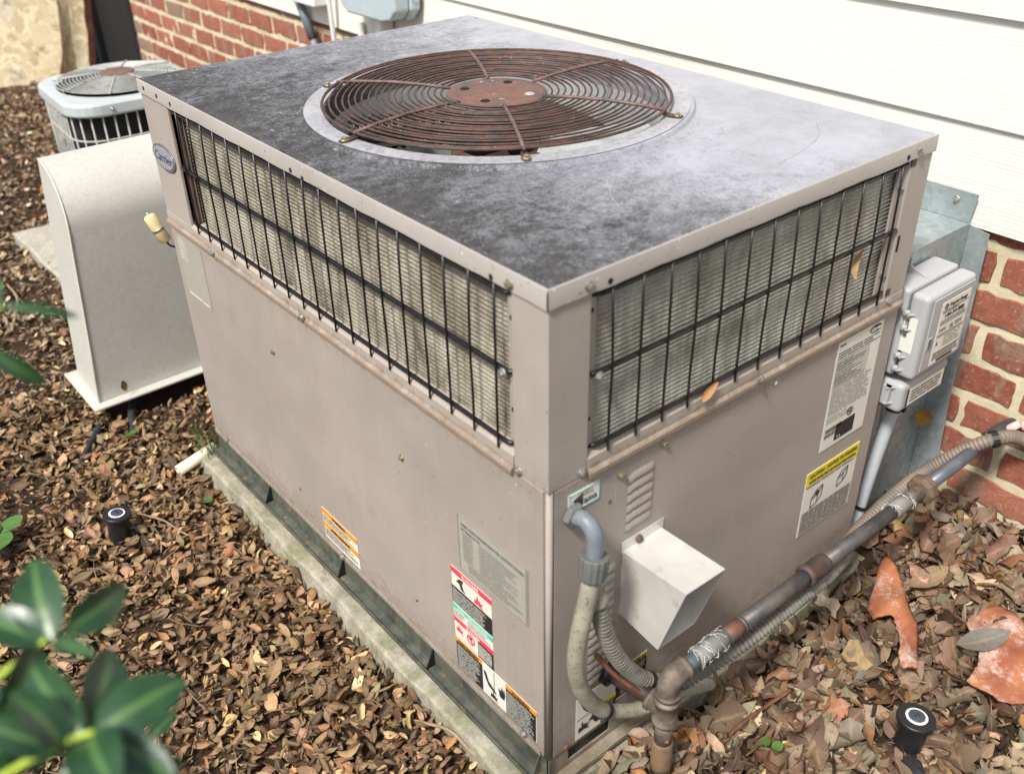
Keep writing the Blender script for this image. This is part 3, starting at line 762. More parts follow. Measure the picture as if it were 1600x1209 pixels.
# grille: rings as separate wires
gr = bpy.data.objects.new('fan_grille', None); COL.objects.link(gr); adopt(gr, ac)
ZG = zt+.014; NR = 19
for i in range(NR):
    r = .094+(.2925-.094)*i/(NR-1); z = ZG+.0045*math.sin((r/.2925)*PI*.9)
    bm = bmesh.new(); n = 96
    pts = [(FC.x+(r+.0006*math.sin(3*a+i))*math.cos(a), FC.y+(r+.0006*math.sin(3*a+i))*math.sin(a), z+.0008*math.sin(2*a+i*1.7)) for a in [2*PI*k/n for k in range(n)]]
    P = [Vector(p) for p in pts]; rg = []
    for k in range(n):
        t_ = (P[(k+1) % n]-P[k-1]).normalized(); rad = Vector((P[k].x-FC.x, P[k].y-FC.y, 0)).normalized()
        rr = .0018 if i < NR-1 else .0025
        rg.append([bm.verts.new(P[k]+(rad*math.cos(q)+Vector((0, 0, 1))*math.sin(q))*rr) for q in (0, PI/3, 2*PI/3, PI, 4*PI/3, 5*PI/3)])
    for k in range(n):
        for q in range(6): bm.faces.new([rg[k][q], rg[(k+1) % n][q], rg[(k+1) % n][(q+1) % 6], rg[k][(q+1) % 6]])
    bmesh.ops.recalc_face_normals(bm, faces=bm.faces); part('grille_ring', bm, rust_wire, gr, True)
for a in (2, 62, 124, -178+2, -121, -63):
    a = math.radians(a); d = Vector((math.cos(a), math.sin(a), 0)); C0 = Vector((FC.x, FC.y, 0))
    bm = bmesh.new(); tube(bm, [C0+d*.084+Vector((0, 0, ZG+.0035)), C0+d*.13+Vector((0, 0, ZG+.0062)), C0+d*.19+Vector((0, 0, ZG+.0076)), C0+d*.25+Vector((0, 0, ZG+.0052)), C0+d*.296+Vector((0, 0, ZG+.001))], .0030, 8); part('grille_spoke', bm, rust_spoke, gr, True)
    w = Vector((-d.y, d.x, 0))*.0075; bm = bmesh.new()
    o1, o2 = C0+d*.288+Vector((0, 0, ZG-.0055)), C0+d*.312+Vector((0, 0, zt+.0062))
    prism(bm, [o1-w*.6, o1+w*.6, o2+w, o2+w*.6+d*.010, o2-w*.6+d*.010, o2-w], (0, 0, .0022)); part('grille_tab', bm, rust_wire, gr)
    s_ = screw(tuple(o2+d*.002+Vector((0, 0, .002))), 'z', ac, brass_screw, .95)
bm = bmesh.new(); lathe(bm, [(0, ZG+.0022), (.070, ZG+.0030), (.084, ZG+.0024), (.0855, ZG), (.084, ZG-.001), (0, ZG-.001)], (FC.x, FC.y, 0), 'z', 48); part('grille_hub_plate', bm, rust_plate, gr, True)
for a in (20, 110, 200, 290):
    a = math.radians(a+12); p = (FC.x+.058*math.cos(a), FC.y+.058*math.sin(a), ZG+.0030)
    bm = bmesh.new(); lathe(bm, [(.0085, 0), (.0065, .0016), (0, .0018)], p, 'z', 12); part('hub_bolt_hole', bm, hole_black if a < 4.5 else label_grey, gr)

# ---- screws and punched holes, front (right-hand) face and side (left-hand) face
for u, v in ((.059, .792), (.735, .793)): screw((u, -.0032, v), 'y', ac)
for u, v in ((.092, .787), (.705, .788)): hole((u, -.0024, v), 'y', ac)
for u, v in ((.056, .529), (.738, .538)): screw((u, -.0002 if u < .1 else -.0003, v), 'y', ac)
screw((.405, -.0068, .528), 'y', ac); screw((.21, -.0002, .502), 'y', ac, brass_screw); screw((.129, -.0002, .488), 'y', ac, brass_screw)
for u, v in ((.072, .753), (.071, .601)): hole((u, .0055, v), 'y', ac, .0032)
for u, v in ((.713, .738), (.713, .592)): screw((u, .006, v), 'y', ac)
bm = bmesh.new(); box(bm, .7285, .7335, -.0008, .001, .628, .655); part('slot', bm, hole_black, ac)
for z, uu in ((.774, .729), (.556, .731)):
    bm = bmesh.new(); box(bm, uu-.006, uu+.006, -.0008, .001, z-.006, z+.006); part('notch', bm, rust_wire, ac)
for y, z in ((.063, .790),): screw((-.0032, y, z), 'x', ac, brass_screw)
for y, z in ((.098, .786), (.543, .783), (.578, .786), (1.02, .790), (1.08, .792), (1.14, .794)): hole((-.0024, y, z), 'x', ac)
for y, z in ((.072, .74), (.072, .61)): hole((.0055, y, z), 'x', ac, .0032)
for y, z in ((.056, .527),): screw((-.0002, y, z), 'x', ac)
for y, z in ((.607, .528), (.949, .526)): screw((-.0068, y, z), 'x', ac)
for y, z in ((.762, .392), (.343, .387)): screw((-.0002, y, z), 'x', ac, brass_screw, .85)
for y, z in ((.054, .016), (.596, .008), (1.10, .012)): screw((-.0022, y, z), 'x', ac)
for y, z in ((.339, .086), (.746, .083)):
    bm = bmesh.new(); lathe(bm, [(.003, 0), (.0024, .002), (0, .003)], (-.0003, y, z), 'x', 8); part('rust_spot', bm, rust_plate, ac)
bm = bmesh.new(); lathe(bm, [(.006, 0), (.005, .002), (0, .003)], (.038, -.0002, .004), 'y', 10); part('rusty_plug', bm, rust_plate, ac)
bm = bmesh.new(); lathe(bm, [(.0035, 0), (.002, .0008), (0, .001)], (.110, -.0002, .452), 'y', 8); part('rust_spot', bm, rust_plate, ac)
bm = bmesh.new(); lathe(bm, [(.004, 0), (.003, .0012), (0, .0016)], (.455, -.0004, .497), 'y', 7); part('bird_dropping', bm, label_white, ac)

# ---- printed labels, side face
def lab(name, F, u0, v0, u1, v1, mat, label=None, n=.0010):
    o = rect(name, F, u0, v0, u1, v1, n, mat, ac)
    if label: o['label'] = label
    return o
def glyph_figure(F, u, v, s, n, mat, parent, kind):
    shapes = {'fan': [[(-.5, .1), (-.1, .5), (.1, .35), (-.15, 0)], [(-.15, .05), (.1, .2), (.3, -.3), (.5, -.5), (.1, -.45), (-.05, -.25)], [(0, .3), (.12, .55), (.3, .45), (.2, .2)]],
              'burst': [[(-.5, -.4), (-.42, .1), (-.25, -.1), (-.15, .5), (.02, 0), (.15, .2), (.2, -.1), (.5, .15), (.3, -.3), (.5, -.5), (0, -.35)]],
              'hand': [[(-.2, -.5), (.25, -.5), (.35, 0), (.25, .5), (.18, .1), (.1, .55), (.03, .1), (-.06, .5), (-.1, .05), (-.35, .2), (-.28, -.1)]],
              'shoe': [[(-.5, .5), (-.3, .5), (-.1, 0), (.4, -.3), (.5, -.5), (-.1, -.3), (-.3, 0)]]}
    for sh in shapes[kind]: poly('pictogram', F, [(u+a*s, v+b*s) for a, b in sh], n, mat, parent)
n2 = .0018
# danger panel (y from .228 to .125)
d = lab('danger_label', FL, -.227, .095, -.126, .247, label_white, 'red, green and black bordered danger label on the side panel')
rect('red_band', FL, -.227, .236, -.126, .247, n2, label_red, d); text(FL, -.1765, .2415, .0105, 'DANGER', .0026, label_white, d, 'CENTER')
glyph_figure(FL, -.203, .221, .022, n2, ink, d, 'fan'); glyph_figure(FL, -.158, .219, .022, n2, label_red, d, 'burst')
rect('black_band', FL, -.227, .171, -.126, .207, n2, ink, d); print_lines(FL, -.225, .173, -.139, .205, 10, .0024, label_white, d, 3, .34, .12)
rect('green_band', FL, -.227, .158, -.126, .167, n2, label_green, d); text(FL, -.1765, .1625, .0072, 'SAFETY INSTRUCTIONS', .0026, label_white, d, 'CENTER')
print_lines(FL, -.225, .141, -.196, .156, 4, n2, ink, d, 4, .3); print_lines(FL, -.19, .141, -.13, .156, 5, n2, ink, d, 5, .25)
rect('red_band', FL, -.227, .130, -.126, .139, n2, label_red, d); text(FL, -.1765, .1345, .0088, 'DANGER', .0026, label_white, d, 'CENTER')
glyph_figure(FL, -.213, .117, .018, n2, label_red, d, 'burst')
bm = bmesh.new(); lathe(bm, [(.0100, 0), (.0100, .0008), (.0078, .0008), (.0078, 0)], (-.0012, .184, .116), 'x', 24, True); part('prohibition_ring', bm, label_red, d)
glyph_figure(FL, -.184, .116, .011, n2, ink, d, 'fan')
poly('prohibition_bar', FL, [(-.191, .1235), (-.189, .1245), (-.177, .1095), (-.179, .1085)], .0024, label_red, d)
rect('black_band', FL, -.165, .095, -.126, .130, n2, ink, d); print_lines(FL, -.163, .099, -.128, .127, 9, .0024, label_white, d, 6, .5, .1)
e = lab('warning_label', FL, -.227, .022, -.024, .092, label_white, 'long black, white and orange warning label at the foot of the side panel')
rect('orange_band', FL, -.227, .083, -.157, .092, n2, label_orange, e); text(FL, -.192, .0875, .0078, 'AVERTISSEMENT', .0026, ink, e, 'CENTER')
rect('black_band', FL, -.2255, .0235, -.157, .083, n2, ink, e); print_lines(FL, -.222, .026, -.161, .080, 14, .0024, label_white, e, 8, .32, .25)
glyph_figure(FL, -.138, .058, .032, n2, ink, e, 'shoe'); glyph_figure(FL, -.108, .060, .024, n2, ink, e, 'hand'); glyph_figure(FL, -.128, .035, .018, n2, ink, e, 'burst')
rect('divider_line', FL, -.1272, .05, -.1265, .09, n2, label_line, e)
rect('orange_band', FL, -.097, .083, -.024, .092, n2, label_orange, e); text(FL, -.0605, .0875, .0088, 'WARNING', .0026, ink, e, 'CENTER')
rect('black_band', FL, -.097, .0235, -.0255, .083, n2, ink, e); print_lines(FL, -.095, .026, -.029, .080, 14, .0024, label_white, e, 9, .32, .2)
f_ = lab('warning_label', FL, -.660, .019, -.532, .093, label_white, 'small orange and white warning label low on the side panel')
rect('orange_band', FL, -.660, .080, -.532, .093, n2, label_orange, f_); text(FL, -.596, .0865, .0098, 'WARNING', .0026, ink, f_, 'CENTER')
rect('orange_band', FL, -.660, .047, -.532, .060, n2, label_orange, f_); text(FL, -.596, .0535, .0098, 'AVERTISSEMENT', .0026, ink, f_, 'CENTER')
print_lines(FL, -.657, .062, -.536, .078, 4, n2, ink, f_, 10, .4, .3); print_lines(FL, -.657, .025, -.536, .045, 5, n2, ink, f_, 12, .4, .5)
p_ = lab('faded_label', FL, -.200, .260, -.040, .366, label_grey, 'faded grey control board label near the corner of the side panel')
for a in ((-.200, .2600, -.040, .2604), (-.200, .3656, -.040, .366), (-.200, .26, -.1996, .366), (-.0415, .26, -.041, .366), (-.0445, .26, -.0440, .366)): rect('border_line', FL, *a, n2, label_line, p_)
text(FL, -.120, .352, .0078, 'BASIC CODE DESCRIPTION FOR CONTROL BOARD', n2, label_line, p_, 'CENTER', .80)
text(FL, -.194, .343, .0062, 'LED INDICATOR', n2, label_line, p_, 'LEFT')
print_lines(FL, -.190, .283, -.165, .338, 12, n2, label_line, p_, 13, .35, .1); print_lines(FL, -.150, .283, -.06, .340, 13, n2, label_line, p_, 14, .35, .45)
print_lines(FL, -.178, .266, -.05, .282, 4, n2, label_line, p_, 15, .35, .3)
s_ = lab('faded_label', FL, -1.142, .370, -1.026, .501, label_grey, 'faded unreadable grey label at the far end of the side panel')
print_lines(FL, -1.138, .45, -1.10, .498, 7, n2, label_white, s_, 16, .25, .1); print_lines(FL, -1.13, .372, -1.03, .38, 1, n2, label_white, s_, 17, .5, .1)
# oval badge
bm = bmesh.new(); N = 32
def oval(a, b, n): return [FL(-1.112+a*math.cos(2*PI*k/N), .668+b*math.sin(2*PI*k/N), n) for k in range(N)]
prism(bm, oval(.052, .026, .0005), (-.003, 0, 0)); bd = part('oval_badge', bm, badge_grey, ac, False, .0008)
bm = bmesh.new(); prism(bm, oval(.046, .021, .0036), (-.0008, 0, 0)); part('badge_field', bm, plain('badge_field', (.38, .39, .41, 1), .4, .3, .1, 50, .1), bd)
text(FL, -1.112, .668, .027, 'Carrier', .0048, badge_blue, bd, 'CENTER', 1.0, 'badge_lettering', .3)

# ---- printed labels, front face
r_ = lab('rating_label', FR, .612, .291, .738, .506, label_white, 'large white rating plate sticker at the right end of the front panel')
bm = bmesh.new(); prism(bm, [FR(.716+.0165*math.cos(2*PI*k/N), .4965+.0068*math.sin(2*PI*k/N), .001) for k in range(N)], (0, -.001, 0)); ov = part('oval_logo', bm, ink, r_)
text(FR, .716, .4965, .0105, 'Carrier', .0026, label_white, r_, 'CENTER', 1, 'printed_text', .3)
text(FR, .616, .499, .0055, 'Carrier', n2, ink, r_)
print_lines(FR, .616, .472, .735, .487, 3, n2, ink, r_, 21, .35, .2); print_lines(FR, .616, .425, .705, .468, 9, n2, label_line, r_, 22, .3, .5)
print_lines(FR, .616, .362, .735, .425, 13, n2, label_line, r_, 23, .3, .3); print_lines(FR, .616, .345, .70, .36, 3, n2, label_line, r_, 24, .25, .4)
for k in range(9): rect('rule_line', FR, .616, .4235+.0058*k, .708, .4239+.0058*k, n2, label_line, r_)
bm = bmesh.new(); lathe(bm, [(.0078, 0), (.0078, .0008), (.0066, .0008), (.0066, 0)], (.684, -.0012, .347), 'y', 24, True); part('round_mark', bm, ink, r_)
text(FR, .684, .347, .0085, 'UL', n2, ink, r_, 'CENTER')
for rr, (a, b, z0, z1) in enumerate(((.618, .664, .326, .335), (.618, .65, .316, .324))):
    bm = bmesh.new(); u = a
    while u < b:
        w = rnd.choice((.0004, .0007, .0011)); vs = [bm.verts.new(FR(*q, n2)) for q in ((u, z0), (u+w, z0), (u+w, z1), (u, z1))]; bm.faces.new(vs); u += w+rnd.choice((.0005, .0008))
    part('barcode', bm, ink, r_)
rect('black_square', FR, .650, .300, .704, .333, n2, ink, r_); text(FR, .656, .306, .006, '(   )', .0026, label_white, r_)
c_ = lab('caution_label', FR, .588, .114, .742, .256, label_white, 'yellow topped caution sticker with rigging diagrams on the front panel')
rect('yellow_band', FR, .588, .228, .742, .256, n2, label_yellow, c_)
text(FR, .665, .247, .0105, 'CAUTION - NOTICE TO RIGGERS:', .0026, ink, c_, 'CENTER', .88); text(FR, .665, .2345, .0078, 'ACCESS PANELS MUST BE IN PLACE WHEN RIGGING.', .0026, ink, c_, 'CENTER', .74)
print_lines(FR, .592, .221, .735, .226, 1, n2, ink, c_, 25, .35, .1)
for (cx, cz, s) in ((.625, .190, 1), (.700, .198, .9)):
    for pl in ([(-.012, -.02), (.006, -.014), (.006, .006), (-.012, 0), (-.012, -.02)], [(-.012, 0), (.0, .016), (.018, .020), (.006, .006)], [(.006, -.014), (.018, -.002), (.018, .020)]):
        bm = bmesh.new(); tube(bm, [FR(cx+a*s, cz+b*s, n2) for a, b in pl], .00055, 4); part('diagram_line', bm, ink, c_)
bm = bmesh.new(); lathe(bm, [(.0055, 0), (.0055, .0008), (.002, .0008), (.002, 0)], (.630, -.0012, .197), 'y', 16, True); part('diagram_dot', bm, ink, c_)
print_lines(FR, .592, .118, .738, .166, 9, n2, label_line, c_, 26, .3, .02)
for k in range(10): rect('rule_line', FR, .592, .1175+.0054*k, .738, .1178+.0054*k, n2, label_line, c_)
for k in range(9): rect('rule_line', FR, .605+.015*k, .1175, .6053+.015*k, .166, n2, label_line, c_)
g_ = lab('certification_label', FR, .033, .471, .089, .502, label_white, 'small white and blue certification sticker above the conduit elbow')
for a in ((.0345, .4725, .0875, .4737), (.0345, .4993, .0875, .5005), (.0345, .4725, .0357, .5005), (.0863, .4725, .0875, .5005)): rect('blue_border', FR, *a, n2, label_blue, g_)
text(FR, .0605, .4815, .0150, 'ama', n2, ink, g_, 'LEFT', .95); print_lines(FR, .060, .4890, .080, .4975, 3, n2, label_line, g_, 30, .4, .3)
poly('logo_bar', FR, [(.040, .4885), (.0585, .4965), (.0585, .4925), (.046, .4885)], n2, ink, g_)
poly('logo_bar', FR, [(.044, .4872), (.0585, .4905), (.0585, .4765), (.049, .481)], n2, ink, g_)
w_ = lab('warning_label', FR, .140, .031, .209, .100, label_white, 'yellow and black warning sticker behind the flexible conduit')
rect('yellow_band', FR, .141, .089, .2075, .0985, n2, label_yellow, w_); text(FR, .205, .0937, .0095, 'WARNING', .0026, ink, w_, 'RIGHT')
rect('black_band', FR, .141, .036, .2075, .0885, n2, ink, w_); print_lines(FR, .15, .040, .204, .086, 12, .0024, label_white, w_, 31, .32, .2)
x_ = lab('pictogram_label', FR, .0565, .0035, .142, .096, label_white, 'white pictogram sticker low at the corner below the conduits')
glyph_figure(FR, .083, .066, .038, n2, ink, x_, 'shoe'); rect('divider_line', FR, .0575, .0485, .1095, .0492, n2, label_line, x_)
glyph_figure(FR, .073, .028, .024, n2, ink, x_, 'burst'); glyph_figure(FR, .096, .028, .026, n2, ink, x_, 'fan')
rect('yellow_band', FR, .110, .044, .142, .052, n2, label_yellow, x_); rect('black_band', FR, .110, .0045, .141, .0435, n2, ink, x_)
print_lines(FR, .112, .006, .139, .042, 9, .0024, label_white, x_, 33, .45, .2)

# ---- square flue vent
vt = bpy.data.objects.new('flue_vent', None); COL.objects.link(vt); adopt(vt, ac)
bm = bmesh.new()
fl_t, fl_b = -.120, -.080
x0, x1, zt1, zb1 = .139, .219, .347, .214
A = [(x0, -.0008, zt1), (x1, -.0008, zt1), (x1, -.0008, zb1+.012), (x0, -.0008, zb1+.012)]
B = [(x0, fl_t, zt1+.005), (x1, fl_t, zt1+.003), (x1, fl_b, zb1), (x0, fl_b, zb1)]
va = [bm.verts.new(p) for p in A]; vb = [bm.verts.new(p) for p in B]
for i in range(4): j = (i+1) % 4; bm.faces.new([va[i], va[j], vb[j], vb[i]])
bmesh.ops.recalc_face_normals(bm, faces=bm.faces)
o = part('vent_duct', bm, vent_metal, vt); m = o.modifiers.new('t', 'SOLIDIFY'); m.thickness = .0018; m.offset = -1
bm = bmesh.new(); prism(bm, [(x0-.002, -.0006, zt1-.002), (x1+.003, -.0006, zt1-.002), (x1+.003, -.0006, zt1+.018), (x0-.002, -.0006, zt1+.018)], (0, -.0010, 0)); part('mounting_flange', bm, vent_metal, vt)
bm = bmesh.new(); prism(bm, [(x0+.02, -.0006, zb1), (x1+.006, -.0006, zb1), (x1+.006, -.0006, zb1+.011), (x0+.02, -.0006, zb1+.011)], (0, -.0010, 0)); part('mounting_flange', bm, vent_metal, vt)
bm = bmesh.new(); lathe(bm, [(.0065, 0), (.0065, .003), (.004, .0055), (0, .006)], (.170, -.0014, .355), 'y', 9); part('rusty_bolt', bm, rust_plate, vt)
bm = bmesh.new(); box(bm, x0+.002, x1-.002, -.0012, -.0006, zb1+.014, zt1-.003); part('vent_throat', bm, plain('dark_throat', (.03, .028, .025, 1), .8, 0, .3, 30, .2), vt)  # near-black plate closing the back of the vent
screw((.245, -.0004, .205), 'y', ac); screw((.33, -.0004, .146), 'y', ac)

# ------------------------------------------------------------------ conduits and gas pipe
cA = thing('electrical_conduit', 'grey plastic elbow and thick smooth conduit at the near corner of the big unit', 'conduit', (.04, 0, .47))
bm = bmesh.new(); lathe(bm, [(.0175, 0), (.0185, .002), (.0185, .008), (.0160, .011), (.0, .011)], (.040, -.0012, .470), 'y', 6); part('lock_nut', bm, nut_pvc, cA, False, .0012)
bm = bmesh.new(); tube(bm, smooth_path([(.040, -.010, .470), (.041, -.026, .474), (.042, -.040, .462), (.042, -.044, .440), (.041, -.044, .420)], 6), .0115, 18); part('elbow', bm, grey_pvc, cA, True)
bm = bmesh.new(); c0 = Vector((.041, -.044, .428)); c1 = Vector((.036, -.046, .392)); dr = (c1-c0)
N = 28
rg = []
for t_, rr in ((0, .0165), (.03, .0182), (.25, .0186), (.9, .0170), (1, .0155)):
    c = c0.lerp(c1, t_); ring = []
    uu = dr.normalized().orthogonal().normalized(); ww = dr.normalized().cross(uu)
    for k in range(N): 
        q = rr*(1.06+(.05 if k % 2 else -.03)); ring.append(bm.verts.new(c+(uu*math.cos(2*PI*k/N)+ww*math.sin(2*PI*k/N))*q))
    rg.append(ring)
for a, b in zip(rg, rg[1:]):
    for k in range(N): bm.faces.new([a[k], a[(k+1) % N], b[(k+1) % N], b[k]])
bm.faces.new(rg[0]); bm.faces.new(rg[-1]); bmesh.ops.recalc_face_normals(bm, faces=bm.faces); part('compression_nut', bm, nut_pvc, cA, False, .0006)
bm = bmesh.new(); tube(bm, smooth_path([(.037, -.046, .396), (.030, -.045, .36), (.020, -.042, .30), (.018, -.038, .24), (.032, -.034, .175), (.058, -.032, .120), (.084, -.033, .083)], 8), .0128, 18); part('smooth_conduit', bm, dirty_pvc, cA, True)
bm = bmesh.new(); tube(bm, smooth_path([(.080, -.033, .088), (.11, -.034, .062), (.16, -.040, .035), (.24, -.05, .02), (.32, -.05, -.02)], 8), .0115, 16); part('smooth_conduit', bm, dirty_pvc, cA, True)
bm = bmesh.new(); tube(bm, [(.081, -.034, .088), (.086, -.0345, .082)], .0140, 12); part('cable_tie', bm, black_rubber, cA)

cB = thing('flexible_conduit', 'ribbed flexible conduit sweeping from the near corner under the gas pipe to the brick wall', 'conduit', (.2, -.05, .02))
bm = bmesh.new(); tube(bm, smooth_path([(.043, -.030, .41), (.049, -.034, .375), (.053, -.037, .345)], 6), .0105, 14); part('conduit_stub', bm, dirty_pvc, cB, True)
bm = bmesh.new(); tube(bm, [(.052, -.037, .351), (.0535, -.038, .343), (.0545, -.0385, .336), (.056, -.039, .328)], [.0138, .0152, .0158, .0145], 20); part('collar', bm, dirty_pvc, cB, True)
bm = bmesh.new(); tube(bm, smooth_path([(.056, -.039, .330), (.064, -.042, .285), (.080, -.046, .232), (.104, -.050, .182), (.140, -.056, .132), (.178, -.064, .103), (.215, -.072, .082)], 8), .0120, 14, True, (.0075, .0026)); part('ribbed_conduit', bm, flex_grey, cB, True)
bm = bmesh.new(); tube(bm, [(.148, -.0575, .1245), (.154, -.059, .120)], .0146, 14); part('cable_tie', bm, black_rubber, cB)
bm = bmesh.new(); tube(bm, smooth_path([(.205, -.074, .085), (.25, -.085, .095), (.30, -.098, .112), (.37, -.104, .122), (.46, -.104, .126), (.55, -.102, .130), (.62, -.085, .125)], 8), .0100, 14, True, (.0080, .0034)); part('ribbed_conduit', bm, flex_grey, cB, True)
bm = bmesh.new(); tube(bm, smooth_path([(.600, -.055, .075), (.68, -.040, .052), (.755, -.030, .062), (.86, -.032, .092), (.935, -.048, .122), (.965, -.085, .168), (.998, -.128, .209), (1.055, -.155, .196), (1.078, -.22, .165), (1.085, -.36, .12)], 8), .0128, 16, True, (.0072, .0018)); part('ribbed_conduit', bm, flex_mat, cB, True)
bm = bmesh.new(); tube(bm, [(.995, -.124, .206), (1.003, -.131, .209)], .0170, 14); part('cable_tie', bm, black_rubber, cB)

gp = thing('gas_pipe', 'rusty dark iron gas pipe with tee and elbow running from near corner to brick wall', 'pipe', (.14, -.105, -.04))
YP = -.105
bm = bmesh.new(); tube(bm, [(.118, -.002, .118), (.120, -.013, .117)], .0205, 18); part('rubber_grommet', bm, black_rubber, gp, True)
bm = bmesh.new(); tube(bm, [(.118, -.004, .119), (.130, -.050, .116), (.140, -.088, .112)], .0135, 16); part('branch_pipe', bm, rust('dark_iron_pipe', (.022, .015, .015, 1), (.06, .035, .032, 1), .5, .2, 30), gp, True)
bm = bmesh.new(); tube(bm, [(.1395, YP, .085), (.1395, YP, .089), (.1395, YP, .090), (.1395, YP, .128), (.1395, YP, .129), (.1395, YP, .134)], [.0195, .0200, .0172, .0172, .0200, .0195], 20)
tube(bm, [(.136, -.076, .112), (.1365, -.081, .1115), (.137, -.082, .1115), (.1395, -.100, .110)], [.0190, .0190, .0168, .0168], 20); part('tee_fitting', bm, fitting_mat, gp, True)
bm = bmesh.new(); tube(bm, [(.1395, YP, .088), (.1395, YP, .03)], .0140, 16); part('drip_leg', bm, fitting_mat, gp, True)
bm = bmesh.new(); tube(bm, [(.1395, YP, .040), (.1395, YP, .035), (.1395, YP, -.010), (.1395, YP, -.03)], [.0150, .0162, .0166, .0160], 18); part('drip_cap', bm, rust('orange_rusty_cap', (.115, .09, .065, 1), (.25, .135, .06, 1), .8, 0, 22), gp, True)
bm = bmesh.new(); tube(bm, [(.1395, YP, .130), (.1395, YP, .148)], .0145, 16); part('nipple', bm, fitting_mat, gp, True)
bm = bmesh.new(); tube(bm, [(.1395, YP, .142), (.1395, YP, .146), (.1395, YP, .147)]+smooth_path([(.1395, YP, .149), (.142, YP, .164), (.152, YP, .174), (.166, YP, .1765)], 5)+[(.167, YP, .1765), (.172, YP, .1765)], [.0195, .0195, .0172]+[.0172]*16+[.0195, .0195], 20); part('elbow_fitting', bm, fitting_mat, gp, True)
def px(x): return .1755+.0025*(x-.17)/.8
def run(a, b, r, name, mat): 
    bm = bmesh.new(); tube(bm, [(a, YP, px(a)), ((a+b)/2, YP, px((a+b)/2)), (b, YP, px(b))], r*.9, 18); part(name, bm, mat, gp, True)
bare = plain('blue_grey_bare_pipe', (.12, .145, .165, 1), .4, .35, .2, 30, .2)
run(.168, .205, .0138, 'pipe_length', bare)
run(.196, .262, .0155, 'pipe_tape', plain('grey_tape', (.19, .185, .175, 1), .6, 0, .35, 40, .5)); run(.260, .300, .0148, 'pipe_length', rust('orange_rusty_pipe', (.20, .075, .035, 1), (.09, .07, .065, 1), .6, .1, 26))
run(.300, .480, .0150, 'pipe_length', pipe_mat); run(.296, .302, .0160, 'pipe_bead', pipe_mat)
bm = bmesh.new(); tube(bm, [(.458, YP, px(.458)), (.460, YP, px(.46)), (.466, YP, px(.466)), (.467, YP, px(.467)), (.505, YP, px(.505)), (.510, YP, px(.51))], [.0185, .0190, .0190, .0175, .0175, .0165], 20); part('coupling', bm, rust('dark_coupling', (.055, .042, .040, 1), (.11, .07, .055, 1), .6, .2, 40), gp, True)
run(.508, .74, .0140, 'pipe_length', pipe_mat)
run(.705, .752, .0157, 'pipe_tape', MATS['grey_tape'])
run(.750, .800, .0150, 'pipe_length', fitting_mat)
bm = bmesh.new(); lathe(bm, [(.020, 0), (.0275, .004), (.0275, .020), (.020, .024)], (0, 0, 0), 'x', 8)
o = part('union_nut', bm, rust('brown_union', (.10, .06, .045, 1), (.17, .11, .08, 1), .6, .1, 40), gp, False, .001); o.location = (.815, YP, px(.81))
run(.82, 1.04, .0142, 'pipe_length', plain('slate_pipe', (.115, .125, .15, 1), .42, .3, .3, 26, .3, (.20, .10, .06, 1), (.62, .70), 30)); 
bm = bmesh.new(); tube(bm, [(1.035, YP, px(1.035)), (1.06, YP-.001, .180), (1.105, YP-.010, .186)], [.0165, .0160, .0150], 16); part('wall_elbow', bm, pipe_mat, gp, True)
# frayed fibre wrap on the pipe
fib = bmesh.new(); r = random.Random(5)
for cx_, n_ in ((.228, 56), (.725, 20)):
    for i in range(n_):
        a = r.uniform(0, 2*PI); x = cx_+r.uniform(-.034, .034) if n_ > 30 else cx_+r.choice((-.022, .022))+r.uniform(-.004, .004); P = []; rr = .0162
        for k in range(4): P.append((x, YP+rr*math.cos(a), px(x)+rr*math.sin(a))); a += r.uniform(.15, .5); x += r.uniform(-.005, .005); rr += r.uniform(-.0002, .0012)
        tube(fib, P, .00035, 3, False)
part('frayed_fibres', fib, white_plastic, gp)
bm = bmesh.new(); tube(bm, smooth_path([(.075, -.020, .20), (.092, -.040, .165), (.118, -.060, .130), (.140, -.075, .105), (.150, -.090, .085), (.140, -.11, .060), (.133, -.118, .050)], 7), .0042, 8); st_ = part('ground_strap', bm, copper_old, None, True)
tag(st_, 'thin rusty brown strap twisting over the dark branch of the gas pipe', 'strap')
bm = bmesh.new(); bmesh.ops.create_icosphere(bm, subdivisions=2, radius=.016, matrix=Matrix.Translation((1.088, -.155, .205)) @ Matrix.Diagonal((.7, 1.6, .8, 1))); tube(bm, [(1.075, -.135, .212), (1.078, -.118, .188), (1.078, -.112, .172)], [.007, .009, .006], 10)
tag(part('pipe_clip', bm, plain('pink_plastic', (.72, .50, .45, 1), .5, 0, .1, 30, .05), None, True), 'pink plastic clip holding the gas pipe end at the brick wall', 'clip')

# ------------------------------------------------------------------ galvanised duct to the wall with switch box
YD = .05
dk = thing('return_duct', 'galvanised steel duct box joining the back of the big unit to the house wall', 'duct', (.94, .3, -.06))
bm = bmesh.new(); box(bm, W+.001, WX-.030, YD, .62, -.07, .562); part('duct_body', bm, galv, dk, False, .002)
bm = bmesh.new(); prism(bm, [(WX-.030, .62, .5625), (WX-.030, .052, .5625), (WX-.030, .046, .618), (WX-.030, .62, .618)], (-.0015, 0, 0)); part('top_flange', bm, galv, dk)
bm = bmesh.new(); prism(bm, [(WX-.030, .0495, .560), (WX-.030, .010, .553), (WX-.030, .004, .2), (WX-.030, -.012, -.075), (WX-.030, .0495, -.075)], (-.0015, 0, 0)); part('side_flange', bm, galv, dk)
bm = bmesh.new(); prism(bm, [(W+.002, YD-.0015, .30), (W+.002, YD-.0015, .565), (W+.16, YD-.0015, .565), (WX-.032, YD-.0015, .565), (WX-.032, YD-.0015, .5), (W+.12, YD-.0015, .30)], (0, .0012, 0)); part('side_seam_plate', bm, galv, dk)
